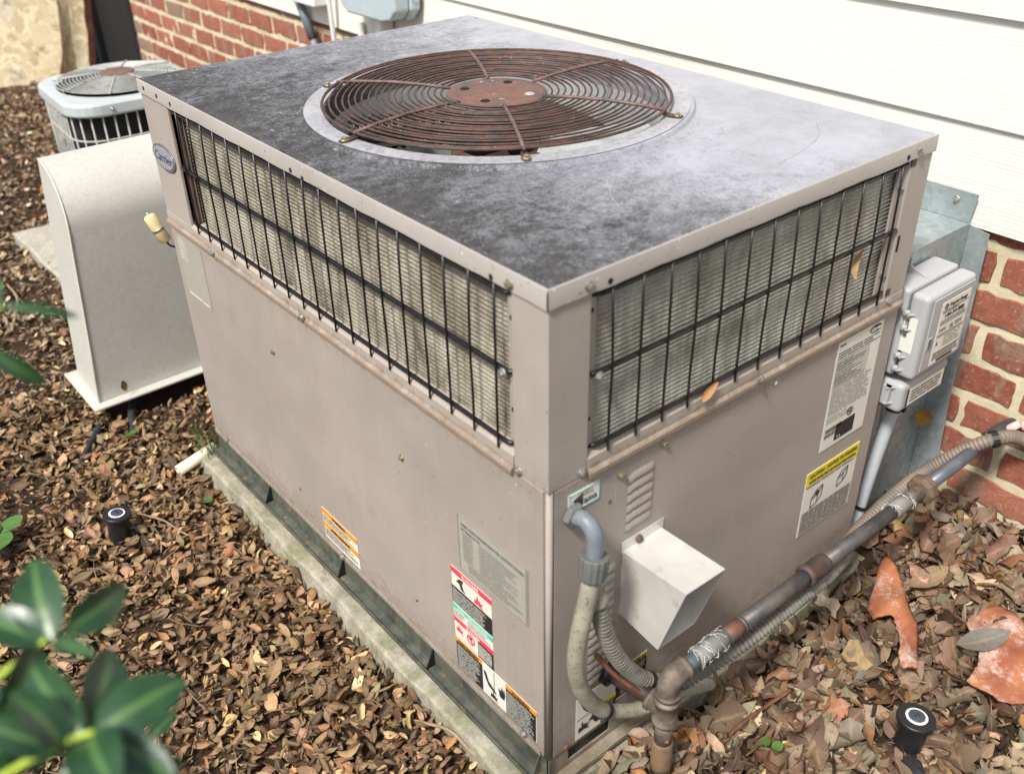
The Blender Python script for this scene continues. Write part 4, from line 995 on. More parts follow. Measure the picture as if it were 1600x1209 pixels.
for zz in (.5,): screw((WX-.032, .085, .600), 'x', dk)
bm = bmesh.new()
for p in ((.86, .10), (.90, .16), (.95, .12)): tube(bm, [(p[0], p[1], .5625), (p[0]+.04, p[1]-.01, .5625)], .0010, 5)
part('surface_scratches', bm, plain('dull_scratch', (.28, .31, .32, 1), .5, .2, .1, 30, 0), dk)
bm = bmesh.new(); box(bm, .90, .915, YD-.0025, YD-.0002, -.06, .30); part('seam_line', bm, galv, dk)

sb = thing('switch_box', 'pale grey plastic utility switch box with printed label on the galvanised duct', 'utility box', (.875, .0, .375))
FS = lambda u, v, n: (u, -.040-n, v)
bm = bmesh.new(); box(bm, .797, .955, -.004, YD-.004, .372, .538); part('box_base', bm, box_grey, sb, False, .006, 3)
bm = bmesh.new(); box(bm, .800, .954, -.040, -.0055, .374, .535); lid = part('box_lid', bm, box_grey, sb, False, .009, 4)
bm = bmesh.new(); box(bm, .8185, .9465, -.0418, -.0398, .386, .525); part('raised_face', bm, box_grey, lid, False, .0012)
for zz in (.500, .472, .418, .392):
    bm = bmesh.new(); tube(bm, [(.797, -.010, zz), (.789, -.006, zz)], .0045, 10); prism(bm, [(.800, -.022, zz-.004), (.790, -.012, zz-.004), (.800, -.006, zz-.004)], (0, 0, .002)); part('hinge', bm, box_grey, sb)
bm = bmesh.new(); prism(bm, [(.862+.011*math.cos(a), YD-.003, .556+.011*math.sin(a)) for a in [PI*k/8 for k in range(9)]]+[(.851, YD-.003, .530), (.873, YD-.003, .530)], (0, -.006, 0)); prism(bm, [(.860, YD-.009, .538), (.860, YD-.009, .552), (.860, .0, .538)], (.003, 0, 0)); part('mounting_ear', bm, box_grey, sb)
screw((.862, YD-.009, .557), 'y', sb)
ln = .0022
lb = rect('instruction_label', FS, .846, .389, .937, .512, .0022+.0002, label_white, sb)
text(FS, .869, .5025, .0105, 'Progress Energy', .0030, ink, lb, 'LEFT', .82, 'printed_text', .2)
bm = bmesh.new(); lathe(bm, [(.0052, 0), (.0052, .0008), (.0030, .0008), (.0030, 0)], (.859, -.0425, .5025), 'y', 20, True); part('round_logo', bm, ink, lb)
rect('rule_line', FS, .849, .4945, .934, .4949, .0030, ink, lb); print_lines(FS, .852, .4900, .905, .4930, 1, .0030, ink, lb, 41, .6, .1)
text(FS, .890, .4835, .0115, '1-866-541-8888', .0030, ink, lb, 'CENTER', .86)
print_lines(FS, .850, .467, .934, .477, 4, .0030, label_line, lb, 42, .45, .1)
text(FS, .892, .4555, .011, 'UL', .0030, ink, lb, 'CENTER'); print_lines(FS, .852, .453, .878, .460, 2, .0030, ink, lb, 43, .4, .3); print_lines(FS, .902, .452, .93, .461, 2, .0030, label_line, lb, 44, .5, .2)
for zz in (.4475, .4440, .4115, .3990): rect('rule_line', FS, .849, zz, .934, zz+.0004, .0030, ink, lb)
print_lines(FS, .875, .418, .932, .442, 5, .0030, label_line, lb, 45, .3, .3); poly('arrow', FS, [(.852, .428), (.855, .436), (.858, .428)], .0030, ink, lb)
print_lines(FS, .850, .4005, .934, .4110, 4, .0030, label_line, lb, 46, .5, .05)
text(FS, .892, .3935, .0085, '000000000000', .0030, ink, lb, 'CENTER', 1)
bm = bmesh.new(); box(bm, .822, .834, -.0432, -.0415, .430, .452); o = part('window_frame', bm, box_grey, lid); bm = bmesh.new(); box(bm, .8235, .8325, -.0440, -.0433, .432, .450); part('sight_window', bm, plain('dark_green_window', (.10, .12, .08, 1), .3, 0, .4, 120, 0), lid)
FX = lambda u, v, n: (.800-n, -u, v)
bc = rect('barcode_sticker', FX, .004, .425, .028, .492, .0010, label_white, sb)
bm = bmesh.new(); zz = .452
while zz < .488:
    w = rnd.choice((.0006, .001, .0016)); bm.faces.new([bm.verts.new(FX(*q, .0016)) for q in ((.007, zz), (.014, zz), (.014, zz+w), (.007, zz+w))]); zz += w+rnd.choice((.0008, .0012))
part('barcode', bm, ink, bc)
# lower connector box
bm = bmesh.new(); box(bm, .800, .952, -.030, YD-.004, .300, .360); lbx = part('terminal_box', bm, box_grey, sb, False, .010, 4)
FS2 = lambda u, v, n: (u, -.030-n, v)
rect('white_strip_label', FS2, .822, .311, .936, .346, .0012, label_white, lbx); rect('black_tab', FS2, .8175, .3105, .8215, .3465, .0014, ink, lbx); rect('black_tab', FS2, .9365, .3105, .9405, .3465, .0014, ink, lbx)
print_lines(FS2, .828, .316, .93, .342, 4, .0020, ink, lbx, 50, .35, .1)
for zz in (.350, .318): 
    bm = bmesh.new(); prism(bm, [(.802, -.018, zz), (.786, -.006, zz), (.802, .004, zz)], (0, 0, .002)); part('hinge', bm, box_grey, sb)
bm = bmesh.new(); box(bm, .791, .800, -.010, .012, .316, .352); part('hinge_plate', bm, box_grey, sb)
bm = bmesh.new(); lathe(bm, [(.014, 0), (.013, .014), (0, .018)], (.935, .028, .300), 'z', 16); o = part('knockout_plug', bm, nut_pvc, sb, True); o.location = (0, 0, -.016)

cc = thing('grey_conduit', 'straight pale grey conduit from the switch box down to the ground beside the big unit', 'conduit', (.82, .02, -.06))
bm = bmesh.new(); tube(bm, [(.875, .012, .302), (.866, .014, .255), (.850, .018, .15), (.835, .022, .02), (.824, .025, -.07)], .0125, 18); part('conduit_pipe', bm, grey_pvc_pale, cc, True)
bm = bmesh.new(); tube(bm, [(.875, .012, .304), (.872, .0125, .288)], .0165, 18); part('conduit_collar', bm, nut_pvc, cc, True)
bm = bmesh.new(); tube(bm, [(.868, .0135, .2665), (.867, .0137, .2605)], .0142, 16); box(bm, .876, .884, -.004, .006, .258, .266); part('cable_tie', bm, black_rubber, cc)
bm = bmesh.new(); tube(bm, [(.838, .021, .045), (.836, .0215, .038)], .0142, 16); part('cable_tie', bm, black_rubber, cc)

# ------------------------------------------------------------------ cream duct cover on the left
hd = thing('duct_cover', 'cream metal duct cover with rounded shoulder standing left of the big unit', 'duct cover', (.2, 1.6, -.05))
def hood_profile():
    P = [(1.520, -.030)]
    P += [(1.520, z) for z in (.12, .28, .415)]
    for k in range(1, 11):
        a = PI/2*k/10; P.append((1.520+.150*(1-math.cos(a)), .415+.130*math.sin(a)))
    P += [(1.674, .545), (1.674, -.030)]
    return P
bm = bmesh.new(); PR = hood_profile()
def hx(z): return -.152+.052*(z+.03)/.575
la = [bm.verts.new((hx(z), y, z)) for y, z in PR]; lb_ = [bm.verts.new((WX-.03, y, z)) for y, z in PR]
bm.faces.new(la)
for i in range(len(PR)-1): bm.faces.new([la[i], la[i+1], lb_[i+1], lb_[i]])
bmesh.ops.recalc_face_normals(bm, faces=bm.faces); part('hood_shell', bm, hood_paint, hd, True).modifiers.new('e', 'EDGE_SPLIT').split_angle = math.radians(50)
bm = bmesh.new(); box(bm, -.175, WX-.03, 1.490, 1.72, -.035, -.031); part('base_flange', bm, hood_paint, hd)
bm = bmesh.new(); tube(bm, [(hx(z)-.0005, y-.0005, z) for y, z in PR[:14]], .0022, 8); part('rolled_seam', bm, plain('cream_seam', (.60, .57, .47, 1), .45, 0, .05, 30, 0), hd, True)

# ------------------------------------------------------------------ small condenser behind
cn = thing('condenser', 'small pale grey condenser unit with round wire top partly hidden behind the cream duct cover', 'condenser', (.425, 2.625, -.05))
CC, CH, CR = Vector((.425, 2.625)), .222, math.radians(-3)
def sq(h, ch, z, n=6):
    out = []
    for qx, qy in ((-1, -1), (1, -1), (1, 1), (-1, 1)):
        for k in range(n+1):
            a0 = math.atan2(qy, qx)-PI/4; a = a0+PI/2*k/n
            x, y = qx*(h-ch)+ch*math.cos(a), qy*(h-ch)+ch*math.sin(a)
            out.append((CC.x+x*math.cos(CR)-y*math.sin(CR), CC.y+x*math.sin(CR)+y*math.cos(CR), z))
    return out
bm = bmesh.new(); NS = 28
lv = [[bm.verts.new(p) for p in sq(h, c, z)] for h, c, z in ((CH+.004, .11, .397), (CH+.006, .095, .403), (CH+.004, .095, .431), (CH-.006, .09, .438))]
for a, b in zip(lv, lv[1:]):
    for k in range(NS): bm.faces.new([a[k], a[(k+1) % NS], b[(k+1) % NS], b[k]])
ci = [bm.verts.new((CC.x+.196*math.cos(CR+math.radians(-225+360*k/NS+0)), CC.y+.196*math.sin(CR+math.radians(-225+360*k/NS)), .441)) for k in range(NS)]
lo_ = [bm.verts.new((v.co.x, v.co.y, .40)) for v in ci]
bm.verts.ensure_lookup_table()
# match the inner circle to the square ring by nearest angle
def ang(v): return math.atan2(v.co.y-CC.y, v.co.x-CC.x)
lead = lv[-1]; best = min(range(NS), key=lambda s: sum(abs(((ang(lead[k])-ang(ci[(k+s) % NS])+PI) % (2*PI))-PI) for k in range(NS)))
ci = [ci[(k+best) % NS] for k in range(NS)]; lo_ = [lo_[(k+best) % NS] for k in range(NS)]
for k in range(NS): bm.faces.new([lead[k], lead[(k+1) % NS], ci[(k+1) % NS], ci[k]]); bm.faces.new([ci[k], ci[(k+1) % NS], lo_[(k+1) % NS], lo_[k]])
bmesh.ops.recalc_face_normals(bm, faces=bm.faces); part('cap', bm, cond_paint, cn, False, .002)
bm = bmesh.new(); a = [bm.verts.new(p) for p in sq(CH-.03, .09, -.04)]; b = [bm.verts.new(p) for p in sq(CH-.03, .08, .397)]
for k in range(NS): bm.faces.new([a[k], a[(k+1) % NS], b[(k+1) % NS], b[k]])
bmesh.ops.recalc_face_normals(bm, faces=bm.faces); part('coil_core', bm, inside_black, cn)
bm = bmesh.new(); lathe(bm, [(0, .39), (.194, .39)], (CC.x, CC.y, 0), 'z', 32); part('fan_well', bm, inside_black, cn)
ring_pts = sq(CH-.006, .10, 0, 10)
R3 = [Vector(p) for p in ring_pts]; per = [0]
for i in range(len(R3)): per.append(per[-1]+(R3[(i+1) % len(R3)]-R3[i]).length)
def at_per(s):
    s %= per[-1]; k = 0
    while per[k+1] < s: k += 1
    return R3[k].lerp(R3[(k+1) % len(R3)], (s-per[k])/(per[k+1]-per[k]))
nw = 44
for i in range(nw):
    p = at_per(per[-1]*i/nw)
    lx = (p.x-CC.x)*math.cos(-CR)-(p.y-CC.y)*math.sin(-CR); ly = (p.x-CC.x)*math.sin(-CR)+(p.y-CC.y)*math.cos(-CR)
    if lx > .01 and ly < -.16: continue      # the solid control panel
    bm = bmesh.new(); tube(bm, [(p.x, p.y, -.04), (p.x, p.y, .415)], .0026, 6); part('cage_wire', bm, cond_wire, cn, True)
for z in (.08, .20, .32):
    bm = bmesh.new(); ps = [at_per(per[-1]*k/60) for k in range(61)]; tube(bm, [(p.x, p.y, z) for p in ps], .0028, 6, False); part('cage_hoop', bm, cond_wire, cn, True)
bm = bmesh.new(); pa = [(.015, -CH-.002), (.20, -CH-.002), (.20, -CH+.06), (.015, -CH+.06)]
prism(bm, [(CC.x+x*math.cos(CR)-y*math.sin(CR), CC.y+x*math.sin(CR)+y*math.cos(CR), -.04) for x, y in pa], (0, 0, .437)); part('control_panel', bm, cond_panel, cn, False, .003)
def cpt(x, y, z): return (CC.x+x*math.cos(CR)-y*math.sin(CR), CC.y+x*math.sin(CR)+y*math.cos(CR), z)
bm = bmesh.new(); prism(bm, [cpt(.04, -CH-.0035, .2), cpt(.12, -CH-.0035, .2), cpt(.12, -CH-.0035, .395), cpt(.04, -CH-.0035, .395)], (0, .001, 0)); part('rating_sticker', bm, label_white, cn)
for i in range(13):
    r = .058+.140*i/12; z = .452+.016*math.cos((r/.2)*PI/2); bm = bmesh.new()
    ps = [(CC.x+r*math.cos(2*PI*k/48), CC.y+r*math.sin(2*PI*k/48), z) for k in range(49)]; tube(bm, ps, .0017, 6, False); part('grille_ring', bm, cond_wire, cn, True)
for k in range(8):
    a = 2*PI*k/8+.3; bm = bmesh.new(); tube(bm, [(CC.x+r*math.cos(a), CC.y+r*math.sin(a), .4545+.016*math.cos((r/.2)*PI/2)) for r in (.055, .12, .16, .198, .208)], .0028, 6); part('grille_spoke', bm, cond_wire, cn, True)
bm = bmesh.new(); lathe(bm, [(0, .474), (.046, .473), (.053, .470), (.053, .468), (0, .468)], (CC.x, CC.y, 0), 'z', 32); part('hub_plate', bm, rust_plate, cn, True)
s2 = screw(cpt(-.10, -CH-.008, .417), 'y', cn)

# ------------------------------------------------------------------ leaning boards by the wall
def board(name, base, edge_dx, top_z, wdir, width, lean, label, thick=.02):
    """curved sheet: near edge from base rising towards +x; spreads along wdir"""
    bm = bmesh.new(); nu, nv = 14, 12; G = []
    for side in (0, 1):
        g_ = []
        for i in range(nu+1):
            rowv = []
            for j in range(nv+1):
                s = i/nu; t_ = j/nv; z = base[2]+(top_z-base[2])*t_
                x = base[0]+edge_dx*math.sin(t_*PI/2)+wdir[0]*width*s; y = base[1]+wdir[1]*width*s+lean*t_+.05*math.sin(s*PI)*(1-t_)
                rowv.append(bm.verts.new((x, y+side*thick+rnd.uniform(-.002, .002), z)))
            g_.append(rowv)
        G.append(g_)
    for side, g_ in enumerate(G):
        for i in range(nu):
            for j in range(nv):
                f = bm.faces.new([g_[i][j], g_[i+1][j], g_[i+1][j+1], g_[i][j+1]] if side == 0 else [g_[i][j], g_[i][j+1], g_[i+1][j+1], g_[i+1][j]])
    a, b = G
    for j in range(nv):
        f = bm.faces.new([a[0][j], a[0][j+1], b[0][j+1], b[0][j]]); f.material_index = 1
        f = bm.faces.new([a[nu][j], b[nu][j], b[nu][j+1], a[nu][j+1]]); f.material_index = 1
    for i in range(nu):
        f = bm.faces.new([a[i][nv], a[i+1][nv], b[i+1][nv], b[i][nv]]); f.material_index = 1
    bmesh.ops.recalc_face_normals(bm, faces=bm.faces)
    # torn dark bark edge, standing a little proud of the face
    e_ = [[bm.verts.new((a[0][j].co.x+dx+rnd.uniform(-.004, .004), a[0][j].co.y-.006, a[0][j].co.z)) for dx in (-.034, .004)] for j in range(nv+1)]
    for j in range(nv): f = bm.faces.new([e_[j][0], e_[j+1][0], e_[j+1][1], e_[j][1]]); f.material_index = 1
    for j in range(nv): f = bm.faces.new([e_[j][0], e_[j+1][0], a[0][j+1], a[0][j]]); f.material_index = 1
    me = mesh_of(bm, name); me.materials.append(osb_mat); me.materials.append(osb_edge)
    o = link(name, me, None); return tag(o, label, 'board', 'weathered boards leaning by the wall')
board('leaning_board', (.835, 4.86, -.10), .262, .66, (-.93, .30), 2.2, .30, 'wide pale lichened board filling the far left corner', .035)
board('leaning_board', (.982, 4.79, -.10), .102, .66, (-.93, .30), .155, .05, 'narrow visible strip of board just behind the wide one, next to the dark gap', .022)
bm = bmesh.new(); prism(bm, [(1.086, 4.36, -.1), (WX-.010, 4.34, -.1), (WX-.010, 6.9, -.1), (1.086, 6.9, -.1)], (0, 0, .58)); o = part('shade_panel', bm, inside_black); tag(o, 'added black panel standing for deep shade in the gap between the leaning boards and the brick wall', 'shade panel')  # added black sheet over the bricks, stands in for their deep shade
# ------------------------------------------------------------------ meter boxes on the wall, top left
mb = thing('meter_box', 'blue grey rounded utility box hanging on the siding beyond the big unit', 'utility box', (1.03, 1.95, .65))
bm = bmesh.new(); prism(bm, [(.985, 1.80, .95), (.985, 1.80, .690), (.985, 1.83, .662), (.985, 1.875, .652), (.985, 2.07, .652), (.985, 2.10, .668), (.985, 2.115, .70), (.985, 2.115, .95)], (.055, 0, 0)); part('box_lid', bm, box_blue, mb, False, .008, 3)
bm = bmesh.new(); prism(bm, [(1.040, 1.795, .95), (1.040, 1.795, .690), (1.040, 1.83, .655), (1.040, 2.08, .655), (1.040, 2.12, .69), (1.040, 2.12, .95)], (.035, 0, 0)); part('box_back', bm, box_blue, mb, False, .006, 3)
bm = bmesh.new(); tube(bm, [(1.06, 1.7945, .725), (1.06, 1.7925, .725)], .016, 20); part('knockout', bm, grey_pvc_pale, mb)
bm = bmesh.new(); box(bm, 1.03, 1.075, 1.955, 1.985, .55, .66); part('conduit_drop', bm, white_plastic, mb)
bm = bmesh.new(); tube(bm, [(1.05, 2.30, .95), (1.05, 2.295, .70), (1.055, 2.30, .60), (1.07, 2.32, .48), (1.07, 2.33, .2)], .0085, 12)
tag(part('white_cable', bm, white_plastic, None, True), 'thin white cable running down the wall between the two utility boxes', 'cable')
pc = thing('downspout_conduit', 'slim dark grey conduit with black collars crossing the bricks, top left', 'conduit', (1.07, 2.5, .4))
bm = bmesh.new(); tube(bm, [(1.055, 2.520, .625), (1.065, 2.462, .500)], .0155, 16); part('conduit_pipe', bm, plain('slate_grey_pvc', (.14, .165, .19, 1), .5, 0, .1, 30, .1), pc, True)
bm = bmesh.new(); tube(bm, [(1.055, 2.521, .627), (1.0555, 2.517, .619)], .0170, 16); tube(bm, [(1.0645, 2.465, .506), (1.065, 2.461, .499)], .0170, 16); part('black_collar', bm, black_rubber, pc)
bm = bmesh.new(); tube(bm, [(1.065, 2.462, .500), (1.07, 2.45, .42), (1.075, 2.44, .2)], .0125, 14); tube(bm, [(1.05, 2.522, .63), (1.05, 2.53, .95)], .0125, 14); part('inner_pipe', bm, grey_pvc, pc, True)
bm = bmesh.new(); box(bm, 1.02, 1.075, 2.345, 2.50, .622, .80); tag(part('junction_box', bm, white_plastic, None, False, .006), 'small off white junction box at the top edge beside the dark grey conduit', 'junction box')

# ------------------------------------------------------------------ small things on and around the unit
sn = thing('outdoor_sensor', 'small tan cylindrical sensor with black lead on the far left corner of the big unit', 'sensor', (-.012, 1.19, .50))
cdir = Vector((.020, -.012, -.058)).normalized(); c0 = Vector((-.030, 1.196, .532))
bm = bmesh.new(); tube(bm, [c0, c0+cdir*.003, c0+cdir*.060, c0+cdir*.063], [.009, .0125, .0125, .009], 18); part('sensor_body', bm, tan_plastic, sn, True)
bm = bmesh.new(); tube(bm, [c0+cdir*.030, c0+cdir*.036], .0134, 18); part('body_clip', bm, zinc, sn, True)
bm = bmesh.new(); tube(bm, [c0-cdir*.006, c0+cdir*.002], .0020, 6); part('tip_wire', bm, label_white, sn)
bm = bmesh.new(); q = c0+cdir*.062; tube(bm, smooth_path([q, q+Vector((.006, .0, -.012)), q+Vector((.020, -.004, -.022)), q+Vector((.030, -.004, -.05))], 4), .0022, 6); part('black_lead', bm, black_rubber, sn)

def sprinkler(label, grp):
    t = thing('sprinkler_head', label, 'sprinkler', (0, 0, 0), grp)
    bm = bmesh.new(); lathe(bm, [(.0225, -.06), (.0225, .078), (.0245, .080), (.0245, .088), (.0300, .092), (.0305, .0965), (.0300, .0990), (.0290, .1000), (.0, .1000)], (0, 0, 0), 'z', 40); part('riser_body', bm, black_rubber, t, True).modifiers.new('e', 'EDGE_SPLIT').split_angle = math.radians(30)
    bm = bmesh.new(); lathe(bm, [(.0172, .1002), (.0172, .1012), (.0132, .1012), (.0132, .1002)], (0, 0, 0), 'z', 32, True); part('white_ring', bm, white_plastic, t)
    bm = bmesh.new(); lathe(bm, [(.0130, .1002), (.0130, .1030), (.0120, .1038), (.0095, .1030), (.0080, .1034), (0, .1034)], (0, 0, 0), 'z', 32); part('cap_centre', bm, plain('slate_cap', (.045, .055, .075, 1), .4, 0, .1, 60, .1), t, True)
    F_ = lambda u, v, n: (u, v, .1036+n)
    text(F_, 0, 0, .014, 'S', .0006, ink, t, 'CENTER', 1, 'cap_letter')
    bm = bmesh.new(); tube(bm, smooth_path([(-.01, .004, .020), (-.045, .010, .030), (-.07, .022, .024), (-.10, .03, -.01)], 5), [.015]*5+[.014]*5+[.011]*6, 12); part('supply_elbow', bm, black_hose, t, True)
    return t
sp1 = sprinkler('black pop up sprinkler head in the larger leaves at lower right', 'black sprinkler heads')
kids = list(sp1.children)
sp1.location = (.497, -.316, -.100); sp1.rotation_euler = (math.radians(3), math.radians(2), math.radians(60))
sp2 = sp1.copy(); COL.objects.link(sp2); sp2.location = (-.292, 1.060, -.118); sp2['label'] = 'black pop up sprinkler head in the small leaves left of the pad'
sp2.scale = (.95, .95, .95); sp2.rotation_euler = (math.radians(-4), math.radians(-6), math.radians(200))
for k in kids:
    c = k.copy(); COL.objects.link(c); c.parent = sp2
bm = bmesh.new(); tube(bm, [(-.104, 1.176, -.070), (-.004, 1.188, -.055)], .0135, 20, False); tube(bm, [(-.004, 1.188, -.055), (-.104, 1.176, -.070)], .0112, 20, False)
bmesh.ops.recalc_face_normals(bm, faces=bm.faces); o = part('drain_pipe', bm, cream_pvc, None, True); m = o.modifiers.new('s', 'SOLIDIFY'); m.thickness = .0015
tag(o, 'short cream plastic drain pipe sticking out at the far end of the pad', 'drain pipe')
bm = bmesh.new(); tube(bm, smooth_path([(-.045, 1.66, -.075), (-.060, 1.56, -.070), (-.090, 1.50, -.078), (-.110, 1.43, -.080), (-.130, 1.33, -.098)], 6), .0098, 12); tag(part('black_hose', bm, black_hose, None, True), 'black hose end coming out under the cream duct cover', 'hose')
for nm, pts, lab_, rr in (('black_hose', [(-.17, 1.50, -.083), (-.23, 1.42, -.080), (-.29, 1.36, -.10)], 'black hose piece half buried left of the duct cover', .009),
                    ('surface_root', [(.24, -.18, -.085), (.275, -.125, -.068), (.335, -.118, -.062), (.40, -.125, -.058), (.470, -.128, -.060), (.54, -.115, -.062), (.60, -.10, -.058)], 'thin reddish brown root curving over the leaves below the gas pipe', .0042),
                    ('fallen_twig', [(-.235, 1.10, -.075), (-.20, 1.03, -.070), (-.185, .97, -.072), (-.165, .93, -.075)], 'pale thin twig on the leaves near the left sprinkler', .0022),
                    ('fallen_twig', [(-.02, .06, -.08), (-.045, .13, -.074), (-.05, .19, -.07), (-.075, .24, -.075)], 'grey brown twig at the foot of the pad near the bottom edge', .004),
                    ('fallen_twig', [(-.20, 2.12, -.06), (-.13, 2.3, -.055), (-.12, 2.45, -.06)], 'brown twig on the ground beyond the cream duct cover', .005)):
    bm = bmesh.new(); P = smooth_path(pts, 6); tube(bm, P, [rr*(1-.35*i/len(P)) for i in range(len(P))], 8)
    o = part(nm, bm, {'black_hose': black_hose, 'surface_root': copper_old, 'fallen_twig': plain('pale_twig', (.28, .20, .13, 1), .8, 0, .3, 60, .4)}[nm], None, True)
    tag(o, lab_, {'black_hose': 'hose', 'surface_root': 'root', 'fallen_twig': 'twig'}[nm])

# peeled bark pieces
def bark_piece(outline, zc, curl, label, seed, axis=0):
    r = random.Random(seed); bm = bmesh.new(); P = [Vector((x, y, 0)) for x, y in outline]
    vs = [bm.verts.new(p) for p in P]; bm.faces.new(vs); bmesh.ops.triangulate(bm, faces=bm.faces)
    bmesh.ops.subdivide_edges(bm, edges=bm.edges, cuts=5, use_grid_fill=True)
    c = sum(P, Vector())/len(P)
    for v in bm.verts:
        d_ = (v.co-c); t_ = d_.x*math.cos(axis)+d_.y*math.sin(axis)
        v.co.z = zc-curl*t_*t_+.004*math.sin(d_.x*70+seed)+.003*math.sin(d_.y*110)+r.uniform(-.0012, .0012)
        v.co.x += r.uniform(-.0015, .0015); v.co.y += r.uniform(-.0015, .0015)
    o = part('bark_piece', bm, bark_m, None, True); m = o.modifiers.new('s', 'SOLIDIFY'); m.thickness = .005
    return tag(o, label, 'bark', 'peeled bark pieces on the leaves')
bark_piece([(.800, -.070), (.790, -.095), (.770, -.125), (.730, -.165), (.700, -.200), (.645, -.235), (.606, -.256), (.585, -.243), (.600, -.225), (.655, -.190), (.680, -.165), (.665, -.140), (.690, -.112), (.735, -.095), (.770, -.078)], -.012, 16, 'curled orange bark strip among the leaves right of the gas pipe', 1, 2.2)
bark_piece([(.766, -.252), (.815, -.256), (.868, -.268), (.852, -.300), (.830, -.345), (.775, -.400), (.705, -.425), (.655, -.375), (.648, -.322), (.690, -.318), (.725, -.302), (.742, -.280)], -.016, 1.2, 'large flat reddish bark sheet with white mould at the right edge', 2, .8)
bark_piece([(.838, -.096), (.842, -.125), (.838, -.150), (.808, -.156), (.800, -.125)], -.022, 2, 'small dark purple red bark flake above the orange strip', 3, .4)

# ------------------------------------------------------------------ leaf litter
def leaf_template(kind, nl, rng):
    """unit-length leaf, returns verts (n,3), faces, uv; x along, y across"""
    ts = np.linspace(0, 1, nl+1); V = []; UV = []
    for t in ts:
        if kind == 'oval': w = .27*math.sin(PI*min(1, t*.97+.03))**.75
        elif kind == 'lance': w = .18*math.sin(PI*t)**.8+.004
        elif kind == 'ovate': w = .33*(math.sin(PI*t**.72))**.9+.004
        else: w = (.42+.16*math.cos(t*4*PI))*math.sin(PI*min(1, t+.02))**.5    # lobed
        for s in (-1, -.5, 0, .5, 1): V.append((t-.5, s*w, 0)); UV.append((t, s*.5))
    F = []
    for i in range(nl):
        for j in range(4): a = i*5+j; F.append((a, a+1, a+6, a+5))
    return np.array(V), np.array(F), np.array(UV)
def curl(V, cx, cy, tw, n=0, seed=0):
    """bend along (cx) and across (cy), twist"""
    x, y, z = V[:, 0].copy(), V[:, 1].copy(), V[:, 2].copy()
    if abs(cy) > 1e-3:
        r = 1/cy; z = r*(1-np.cos(y/r)); y = r*np.sin(y/r)
    a = tw*x; y, z = y*np.cos(a)-z*np.sin(a), y*np.sin(a)+z*np.cos(a)
    if abs(cx) > 1e-3:
        r = 1/cx; xx = (r-z)*np.sin(x/r); z = r-(r-z)*np.cos(x/r); x = xx
    if n: q = np.random.RandomState(seed); z = z+q.uniform(-n, n, z.shape); y = y+q.uniform(-n, n, y.shape)*.6
    return np.stack([x, y, z], -1)
def litter(name, pts, sizes, tints, kinds, label_, seed, zoff, tilt, nl=5):
    r = np.random.RandomState(seed); n = len(pts)
    AV, AF, AUV, AC = [], [], [], []; base = 0
    bank = []
    for kname in kinds:
        for i in range(7):
            V, F, UV = leaf_template(kname, nl, r)
            bank.append((curl(V, r.uniform(-2.0, 2.6), r.uniform(-7.5, 7.5) if kname != 'lobed' else r.uniform(-4, 4), r.uniform(-1.8, 1.8), .022 if kname != 'oval' else .008, i), F, UV))
    pick = r.randint(0, len(bank), n)
    for b, (V, F, UV) in enumerate(bank):
        ii = np.nonzero(pick == b)[0]; m = len(ii)
        if not m: continue
        yaw_ = r.uniform(0, 2*PI, m); tl = r.normal(0, tilt, m); rl = r.normal(0, tilt*1.2, m)+(r.rand(m) < .4)*PI
        cy_, sy_ = np.cos(yaw_), np.sin(yaw_); ct, st = np.cos(tl), np.sin(tl); cr, sr = np.cos(rl), np.sin(rl)
        s = sizes[ii][:, None]
        x = V[None, :, 0]*s; y = V[None, :, 1]*s*r.uniform(.8, 1.2, (m, 1)); z = V[None, :, 2]*s
        y, z = y*cr[:, None]-z*sr[:, None], y*sr[:, None]+z*cr[:, None]
        x, z = x*ct[:, None]+z*st[:, None], -x*st[:, None]+z*ct[:, None]
        X_ = x*cy_[:, None]-y*sy_[:, None]+pts[ii, 0][:, None]; Y_ = x*sy_[:, None]+y*cy_[:, None]+pts[ii, 1][:, None]
        Z_ = z+pts[ii, 2][:, None]+zoff(r, m)[:, None]
        vv_ = np.stack([X_, Y_, Z_], -1).reshape(-1, 3)
        nv = len(V); f = (F[None]+(np.arange(m)*nv)[:, None, None]+base).reshape(-1, 4)
        AV.append(vv_); AF.append(f); AUV.append(np.tile(UV, (m, 1))); AC.append(np.repeat(tints[ii], nv, 0)); base += m*nv
    V = np.concatenate(AV); F = np.concatenate(AF); UV = np.concatenate(AUV); C = np.concatenate(AC)
    me = bpy.data.meshes.new(name); me.vertices.add(len(V)); me.vertices.foreach_set('co', V.astype(np.float32).ravel())
    me.loops.add(F.size); me.loops.foreach_set('vertex_index', F.astype(np.int32).ravel())
    me.polygons.add(len(F)); me.polygons.foreach_set('loop_start', np.arange(0, F.size, 4, dtype=np.int32))
    me.update(); me.polygons.foreach_set('use_smooth', np.ones(len(F), bool))
    uvl = me.uv_layers.new(name='UVMap'); uvl.data.foreach_set('uv', UV[F.ravel()].astype(np.float32).ravel())
    ca = me.color_attributes.new('leaf_tint', 'FLOAT_COLOR', 'POINT'); ca.data.foreach_set('color', np.concatenate([C, np.ones((len(C), 1))], 1).astype(np.float32).ravel())
    me.validate(); o = link(name, me, leaf_m); o['kind'] = 'stuff'
    tag(o, label_, 'leaves'); return o
def palette(n, cols, wts, seed, var=.36):
    r = np.random.RandomState(seed); c = np.array(cols)[r.choice(len(cols), n, p=np.array(wts)/sum(wts))]
    return np.clip(c*np.exp(r.normal(0, var, (n, 1)))*np.exp(r.normal(0, .06, (n, 3)))*np.array([1.04, .985, .86]), 0, .8)
